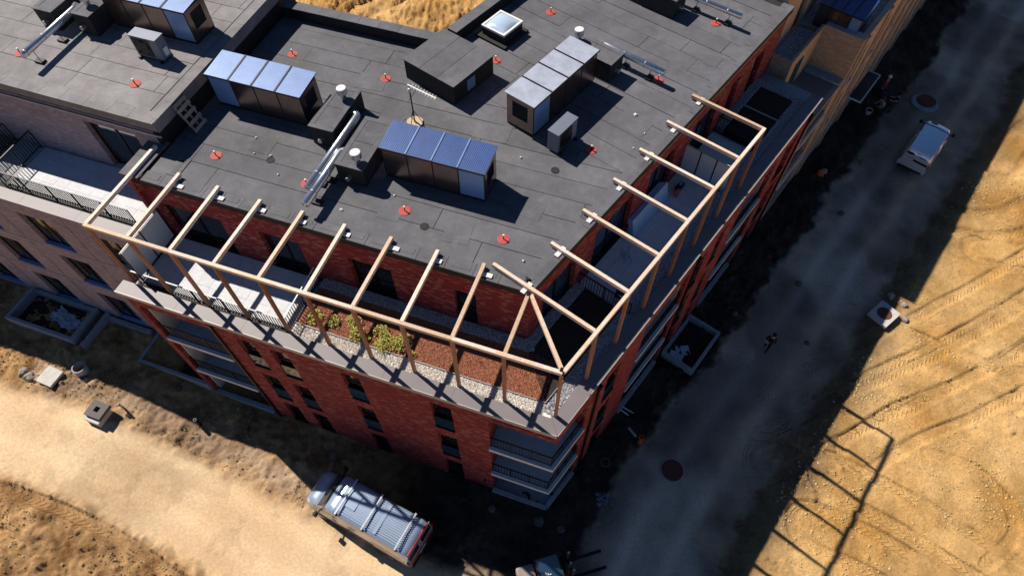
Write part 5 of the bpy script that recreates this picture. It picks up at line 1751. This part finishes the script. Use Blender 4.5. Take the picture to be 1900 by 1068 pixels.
for sd in (0, 1):
    def tt(a, b): return lin(a, b, 3) if not sd else lin(2 - b, 2 - a, 3)
    part(van, 'side_window', lf.grid(lin(1.05, 1.95, 4), tt(.5, .66), .008), GLASS)
    part(van, 'reflective_side_panel', lf.grid(lin(-2.9, 2.5, 14), tt(.12, .74), .003), mat('reflective_grey', (.34, .32, .31), .16, .85, .05, 1.0), smooth=True)  # grey metallic overlay added so the van side mirrors the sand
    part(van, 'red_side_stripe', lf.grid(lin(-2.95, 2.7, 12), tt(.1, .17), .006), VANR)
    part(van, 'side_graphic', lf.grid(lin(-2.9, -1.1, 6), tt(.2, .5), .005), mat('grey_print', (.5, .42, .42), .4, .1, .5, 3.5))
    part(van, 'headlight', lf.grid(lin(2.72, 2.98, 3), tt(.6, .8), .008), LIGHTG)
    y = 1.12 * (-1 if not sd else 1)
    mo = part(van, 'mirror', MB().box(1.88, 2.02, min(y, y + .2 * (1 if y > 0 else -1)), max(y, y + .2 * (1 if y > 0 else -1)), 1.35, 1.72), BLACK, bevel=.03)
    part(mo, 'mirror_arm', MB().beam((1.93, .9 * (1 if y > 0 else -1), 1.4), (1.93, y, 1.45), .06, .05), BLACK)
# ribbed roof, hatch, bars
for k in range(15):
    y = -.7 + k * .1
    part(van, 'roof_rib', MB().box(-2.7, .55, y - .022, y + .022, 2.535, 2.596 - .04 * abs(y)), VANP, bevel=.006)
part(van, 'roof_gap', MB().box(-1.34, -1.18, -.74, .74, 2.585, 2.603), VANP)
part(van, 'roof_hatch', MB().box(.08, .6, -.36, .36, 2.5835, 2.61), VANP, bevel=.012)
for x in (.75, -.7, -2.5):
    b = part(van, 'roof_bar', MB().box(x - .04, x + .04, -.9, .9, 2.68, 2.73), GALV, bevel=.008)
    for y in (-.86, .86):
        part(b, 'bar_foot', MB().box(x - .05, x + .05, y - .05, y + .05, 2.42, 2.678), BLACK)
part(van, 'rear_top_edge', MB().box(-3.12, -3.03, -.8, .8, 2.36, 2.44), VANR, bevel=.02)
for y in (-.48, .48):
    d_ = part(van, 'rear_door', MB().box(-3.11, -3.085, y - .44, y + .44, .55, 2.3), VANP)
    part(d_, 'rear_window', MB().box(-3.125, -3.112, y - .36, y + .36, 1.4, 2.1), GLASS)
    part(d_, 'red_panel', MB().box(-3.122, -3.112, y - .4, y + .4, .6, 1.0), VANR)
part(van, 'number_plate', MB().box(-3.135, -3.123, -.26, .26, .62, .73), WHITE)
part(van, 'rear_bumper', MB().box(-3.2, -3.06, -.92, .92, .4, .54), BLACK, bevel=.03)
for y in (-.95, .95):
    part(van, 'tail_light', MB().box(-3.1, -3.03, y - .06, y + .06, 1.0, 1.6), TAIL)
for x in (2.05, -1.95):
    for y in (-.93, .93):
        wheel(van, x, y, .36, .24)

car = thing('small_van', 'small white van with dark round emblems driving up the shaded side road', 'van', 'W', 28.45, 32.4, gz(28.45, 32.4) + .01, R(50.0))
car.scale = (1.06, 1.04, 1.04)
st = [(-2.27, .42, .55, .8, .76), (-2.25, .34, .95, .88, .8), (-2.21, .32, 1.35, .9, .78), (-2.13, .3, 1.68, .92, .75), (-2.0, .29, 1.8, .93, .74), (-1.7, .28, 1.83, .93, .74), (-.6, .28, 1.87, .93, .76), (.5, .28, 1.86, .93, .76), (.9, .28, 1.8, .93, .75), (1.15, .28, 1.7, .92, .72), (1.3, .28, 1.56, .92, .7), (1.75, .28, 1.12, .92, .74), (1.86, .28, 1.05, .91, .74), (2.15, .28, .92, .86, .66), (2.3, .3, .76, .76, .58), (2.36, .38, .6, .66, .53)]
lf = Loft(st, PRO)
xs = sorted(set([s_[0] for s_ in st] + lin(-1.7, .5, 6) + lin(1.3, 1.75, 4) + [1.05, 2.0, 2.22]))
part(car, 'body', lf.grid(xs, TS, 0, True), CARP, smooth=True)
part(car, 'windscreen', lf.grid(lin(1.3, 1.74, 5), [t for t in TS if .76 < t < 1.24], .008), GLASS, smooth=True)
part(car, 'roof_gap', lf.grid(lin(.46, .56, 2), [t for t in TS if .7 < t < 1.3], .008), BLACK)
part(car, 'roof_panel', lf.grid(lin(-1.9, .44, 6), [t for t in TS if .84 < t < 1.16], .006), mat('sky_tinted_roof', (.8, .9, 1.0), .12, .85, .03, 1.0, spec=.7), smooth=True)  # sky reflection put into a bluish metallic overlay on the white roof
for sd in (0, 1):
    def tt(a, b): return lin(a, b, 3) if not sd else lin(2 - b, 2 - a, 3)
    part(car, 'roof_seam', lf.grid(lin(-1.95, .5, 6), tt(.815, .835), .008), BLACK)
    part(car, 'side_window', lf.grid(lin(.2, 1.2, 4), tt(.55, .72), .008), GLASS)
    part(car, 'tail_lamp', lf.grid(lin(-2.245, -2.16, 3), tt(.4, .7), .014), TAIL)
    part(car, 'headlight', lf.grid(lin(1.95, 2.16, 3), tt(.62, .8), .008), LIGHTG)
    sg = -1 if not sd else 1
    mo = part(car, 'mirror', MB().box(1.3, 1.44, min(sg * .98, sg * 1.16), max(sg * .98, sg * 1.16), 1.1, 1.32), BLACK, bevel=.03)
    part(mo, 'mirror_arm', MB().beam((1.37, sg * .85, 1.15), (1.37, sg * 1.0, 1.18), .05, .04), BLACK)
def emblem(nm, root, x, t0, rx, rt):
    vs = [lf.at(x, t0) + lf.nrm(x, t0) * .012]
    for k in range(20):
        a = 2 * math.pi * k / 20
        xx, t_ = x + rx * math.cos(a), t0 + rt * math.sin(a)
        vs.append(lf.at(xx, t_) + lf.nrm(xx, t_) * .012)
    part(root, nm, MB().add(vs, [(0, 1 + k, 1 + (k + 1) % 20) for k in range(20)]), DARKM)
emblem('roof_emblem', car, .92, 1.06, .13, .045)
emblem('rear_emblem', car, -2.185, 1.09, .02, .05)
part(car, 'rear_print', lf.grid(lin(-2.2, -2.18, 1), lin(.9, .99, 2), .012), mat('blue_print', (.08, .16, .36), .4))
part(car, 'rear_handle', lf.grid(lin(-2.16, -2.15, 1), lin(.98, 1.02, 2), .016), BLACK)
pl_ = part(car, 'plate_recess', lf.grid(lin(-2.246, -2.23, 2), lin(.8, 1.2, 6), .012), BLACK)
part(pl_, 'number_plate', lf.grid(lin(-2.243, -2.233, 1), lin(1.02, 1.14, 3), .018), WHITE)
part(car, 'rear_bumper', MB().box(-2.29, -2.12, -.76, .76, .3, .46), BLACK, bevel=.05)
for x in (1.4, -1.4):
    for y in (-.84, .84):
        wheel(car, x, y, .31, .2)

fk = thing('forklift', 'red and grey forklift with a blue glass cab roof at the lower edge', 'forklift', 'W', 1.55, 5.05, 0.02, R(16))
part(fk, 'rear_counterweight', MB().box(-1.3, -.45, -.5, .62, .3, 1.15), mat('grey_beige_paint', (.3, .26, .24), .4, .1), bevel=.1)
part(fk, 'body', MB().box(-.44, .8, -.55, .6, .3, .95), mat('fork_red', (.42, .05, .035), .4, .1), bevel=.06)
part(fk, 'red_fender', MB().box(.5, 1.05, -.72, -.25, .5, 1.15), mat('fork_red', (.42, .05, .035)), bevel=.06)
for x in (-.4, .62):
    for y in (-.48, .52):
        part(fk, 'cab_post', MB().beam((x, y, .95), (x * .9, y, 2.1), .07, .07), BLACK)
rf = part(fk, 'cab_roof', MB().box(-.42, .62, -.5, .54, 2.1, 2.14), GLASSB, bevel=.02)
part(rf, 'roof_frame', MB().box(-.46, -.4, -.54, .58, 2.09, 2.17).box(.6, .66, -.54, .58, 2.09, 2.17).box(-.4, .6, -.54, -.48, 2.09, 2.17).box(-.4, .6, .52, .58, 2.09, 2.17), BLACK)
for k in range(4):
    part(rf, 'guard_bar', MB().box(-.3 + k * .09, -.26 + k * .09, -.4, -.1 - .04 * (k % 2), 2.145, 2.17), WHITE)
part(rf, 'guard_bar', MB().box(-.32, .12, -.24, -.2, 2.171, 2.19), WHITE)
part(fk, 'seat', MB().box(-.3, .15, -.2, .25, .95, 1.15), BLACK, bevel=.04)
part(fk, 'beacon', MB().lathe([(.06, 1.15), (.07, 1.25), (.05, 1.36)], 12, (-1.1, -.15, 0)), ORANGE)
for y in (-.35, .4):
    ma = part(fk, 'mast_rail', MB().box(1.06, 1.2, y - .06, y + .06, .1, 2.2), BLACK)
    part(ma, 'mast_cap', MB().box(1.08, 1.18, y - .04, y + .04, 2.203, 2.28), GALV)
    f_ = part(fk, 'fork', MB().box(1.3, 2.9, y - .06 - .02, y + .06, .16, .21).box(1.24, 1.3, y - .08, y + .06, .16, .75), DARKM)
part(fk, 'carriage', MB().box(1.2, 1.235, -.55, .6, .3, .8), BLACK)
part(fk, 'cylinder', MB().tube([(1.13, .02, .2), (1.13, .02, 1.9)], .05, 10), GALV)
for x in (.75, -.85):
    for y in (-.62, .68):
        wheel(fk, x, y, .34 if x > 0 else .27, .22)

# ------------------------------------------------------------------ people
SKIN = mat('skin', (.5, .3, .2), .6, 0, .06)
def person(x, y, z, head, label, top, legs, hair, pose='stand', sleeves=False, hat=None, arms=None, shoes=None):
    r = thing('person', label, 'person', 'W', x, y, z, head, 'people on the site')
    J = {}
    crouch = pose == 'crouch'
    step = .16 if pose == 'walk' else .03
    hip = .5 if crouch else .9
    lean = .28 if crouch else .0
    def P(n, v, r_): J[n] = (Vector(v), r_)
    P('pelvis', (0, 0, hip), .135); P('waist', (lean * .35, 0, hip + .17), .125); P('chest', (lean * .75, 0, hip + .38), .15)
    P('neck', (lean, 0, hip + .58), .055); P('headb', (lean + .02, 0, hip + .68), .085); P('headt', (lean + .03, 0, hip + .82), .09)
    E_ = [('pelvis', 'waist'), ('waist', 'chest'), ('chest', 'neck'), ('neck', 'headb'), ('headb', 'headt')]
    for s_, sg in (('l', 1), ('r', -1)):
        st_ = step * sg
        if crouch:
            P('knee' + s_, (.34, .16 * sg, .48), .07); P('ank' + s_, (.12, .14 * sg, .08), .05); P('toe' + s_, (.28, .15 * sg, .04), .04)
        else:
            P('knee' + s_, (st_ * .6 + .03, .1 * sg, .48), .075); P('ank' + s_, (st_ * 1.3 - .03, .1 * sg, .08), .05); P('toe' + s_, (st_ * 1.3 + .14, .11 * sg, .035), .04)
        P('hipj' + s_, (0, .09 * sg, hip - .06), .1)
        E_ += [('pelvis', 'hipj' + s_), ('hipj' + s_, 'knee' + s_), ('knee' + s_, 'ank' + s_), ('ank' + s_, 'toe' + s_)]
        P('sho' + s_, (lean * .85, .19 * sg, hip + .5), .07)
        fwd = .34 if (arms == 'front' or crouch) else .08 * -sg if pose == 'walk' else .04
        P('elb' + s_, (lean * .85 + fwd * .4, .25 * sg, hip + .24), .05)
        wr = Vector((lean * .85 + fwd, .22 * sg, hip + (.12 if fwd < .2 else .28)))
        if not (arms == 'front' or crouch): wr.z = hip - .0
        P('wri' + s_, wr, .033)
        d = (wr - J['elb' + s_][0]).normalized()
        P('palm' + s_, wr + d * .07, .036)
        E_ += [('chest', 'sho' + s_), ('sho' + s_, 'elb' + s_), ('elb' + s_, 'wri' + s_), ('wri' + s_, 'palm' + s_)]
        for k in range(4):
            o_ = Vector((0, (k - 1.5) * .02, 0))
            P('f%d' % k + s_, wr + d * (.14 - .008 * abs(k - 1.4)) + o_ * 1.2 + Vector((.012, 0, 0)), .009)
            E_.append(('palm' + s_, 'f%d' % k + s_))
        P('th' + s_, wr + d * .07 + Vector((.05, -.012 * sg, 0)), .01)
        E_.append(('wri' + s_, 'th' + s_))
    names = list(J)
    me = bpy.data.meshes.new('body')
    me.from_pydata([J[n][0] for n in names], [(names.index(a), names.index(b)) for a, b in E_], [])
    tmp = bpy.data.objects.new('tmp_body', me)
    COL.objects.link(tmp)
    sk = tmp.modifiers.new('skin', 'SKIN')
    sk.use_smooth_shade = True
    for i, n in enumerate(names):
        v = me.skin_vertices[0].data[i]
        v.radius = (J[n][1], J[n][1] * (1.25 if n in ('chest', 'waist', 'pelvis') else 1.0))
        v.use_root = n == 'pelvis'
    ss = tmp.modifiers.new('sub', 'SUBSURF'); ss.levels = 1; ss.render_levels = 1
    dg = bpy.context.evaluated_depsgraph_get()
    bm_ = bpy.data.meshes.new_from_object(tmp.evaluated_get(dg))
    bpy.data.objects.remove(tmp, do_unlink=True)
    grp = {}
    for n in names:
        g_ = 0
        if n.startswith(('pelvis', 'hipj', 'knee')): g_ = 2
        elif n.startswith(('ank', 'toe')): g_ = 3
        elif n.startswith(('waist', 'chest', 'sho')) or (sleeves and n.startswith(('elb', 'wri'))): g_ = 1
        grp[n] = g_
    bm_.materials.clear()
    for m in (SKIN, top, legs, shoes or BLACK): bm_.materials.append(m)
    seg = []
    for a, b in E_:
        for t_ in (.15, .5, .85):
            seg.append((J[a][0].lerp(J[b][0], t_), grp[a] if t_ < .5 else grp[b]))
    for f in bm_.polygons:
        c = Vector(f.center)
        f.material_index = min(seg, key=lambda q_: (q_[0] - c).length_squared)[1]
        f.use_smooth = True
    body = link('body', bm_, r)
    hc = J['headt'][0]
    if hat:
        part(r, 'hard_hat', MB().lathe([(.135, -.03), (.14, 0), (.125, .07), (.08, .12), (.02, .135)], 14, tuple(hc + Vector((0, 0, .03)))), hat, smooth=True)
    else:
        part(r, 'hair', MB().lathe([(.09, -.1), (.112, -.02), (.108, .05), (.07, .105), (.01, .12)], 14, tuple(hc + Vector((-.015, 0, .005)))), hair, smooth=True)
    fc = Vector((hc.x + .088, 0, hc.z - .055))
    part(r, 'nose', MB().rock(tuple(fc + Vector((.01, 0, -.02))), .014, 1), SKIN)
    return r
BLKC = mat('black_cloth', (.012, .012, .014), .9)
JEAN = mat('jeans', (.08, .11, .2), .9)
WHTC = mat('white_cloth', (.6, .6, .62), .9)
REDC = mat('red_cloth', (.4, .04, .03), .9)
HAIRD = mat('dark_hair', (.01, .008, .007), .7)
HAIRR = mat('reddish_hair', (.22, .08, .03), .7)
person(14.4, 17.05, gz(14.4, 17.05), R(52), 'person in black walking up the side road holding something pale', BLKC, BLKC, HAIRD, 'walk', True)
solo('pale_paper', MB().box(-.1, .1, -.13, .13, 0, .02), FOILB, 'small pale thing in the hand of the walking person', 'paper', 'W', 14.2, 17.05, gz(14.4, 17.05) + .98, .4)
person(27.4, 38.3, gz(27.4, 38.3), R(-60), 'person with white hard hat and red top nearest the entrance canopy', REDC, BLKC, HAIRD, 'stand', True, WHITE)
person(26.9, 36.55, gz(26.9, 36.55), R(200), 'reddish-haired person in white top bending beside the white bucket', WHTC, JEAN, HAIRR, 'crouch', False, None, 'front')
person(27.6, 36.5, gz(27.6, 36.5), R(160), 'person in black top and jeans standing right of the crouching person', BLKC, JEAN, HAIRD, 'stand', False, None, 'front')
r = thing('bucket', 'white bucket with dark contents beside the crouching person', 'bucket', 'W', 25.98, 36.33, gz(25.98, 36.33))
part(r, 'tub', MB().lathe([(.18, 0), (.24, .36), (.22, .36), (.2, .3)], 18), WHITE)
part(r, 'contents', MB().lathe([(.2, .26), (.2, .3)], 18), BLACK)
part(r, 'handle', MB().tube([(.23 * math.cos(a), .0, .34 + .2 * math.sin(a)) for a in lin(0, math.pi, 8)], .008, 5), DARKM)
r = thing('cable_coil', 'coil of dark cable lying by the orange sack', 'cable', 'W', 20.3, 30.5, gz(20.3, 30.5))
part(r, 'coil', MB().tube([(.42 * math.cos(a), .42 * math.sin(a), .05 + .01 * a) for a in lin(0, 18.8, 60)], .02, 5), DARKM)
o = solo('orange_sack', MB().rock((0, 0, .14), .3, 5, sq=.6), ORANGE, 'orange sack on the dark ground by the far side facade', 'sack', 'W', 20.9, 30.35, gz(20.9, 30.35), smooth=True)
o = solo('pale_sack', MB().rock((0, 0, .12), .26, 8, sq=.6), mat('sackcloth', (.42, .3, .24), .9), 'pale sack lying beside the orange sack', 'sack', 'W', 21.25, 30.6, gz(21.25, 30.6), smooth=True)
o = solo('scrap_heap', crumple(8, 1.0, .8, .3, 9), mat('grey_scrap', (.16, .17, .2), .5, .2, .3), 'crumpled grey scrap on the dark soil right of the corner loggia', 'scrap', 'W', 4.6, 8.7, gz(4.6, 8.7))
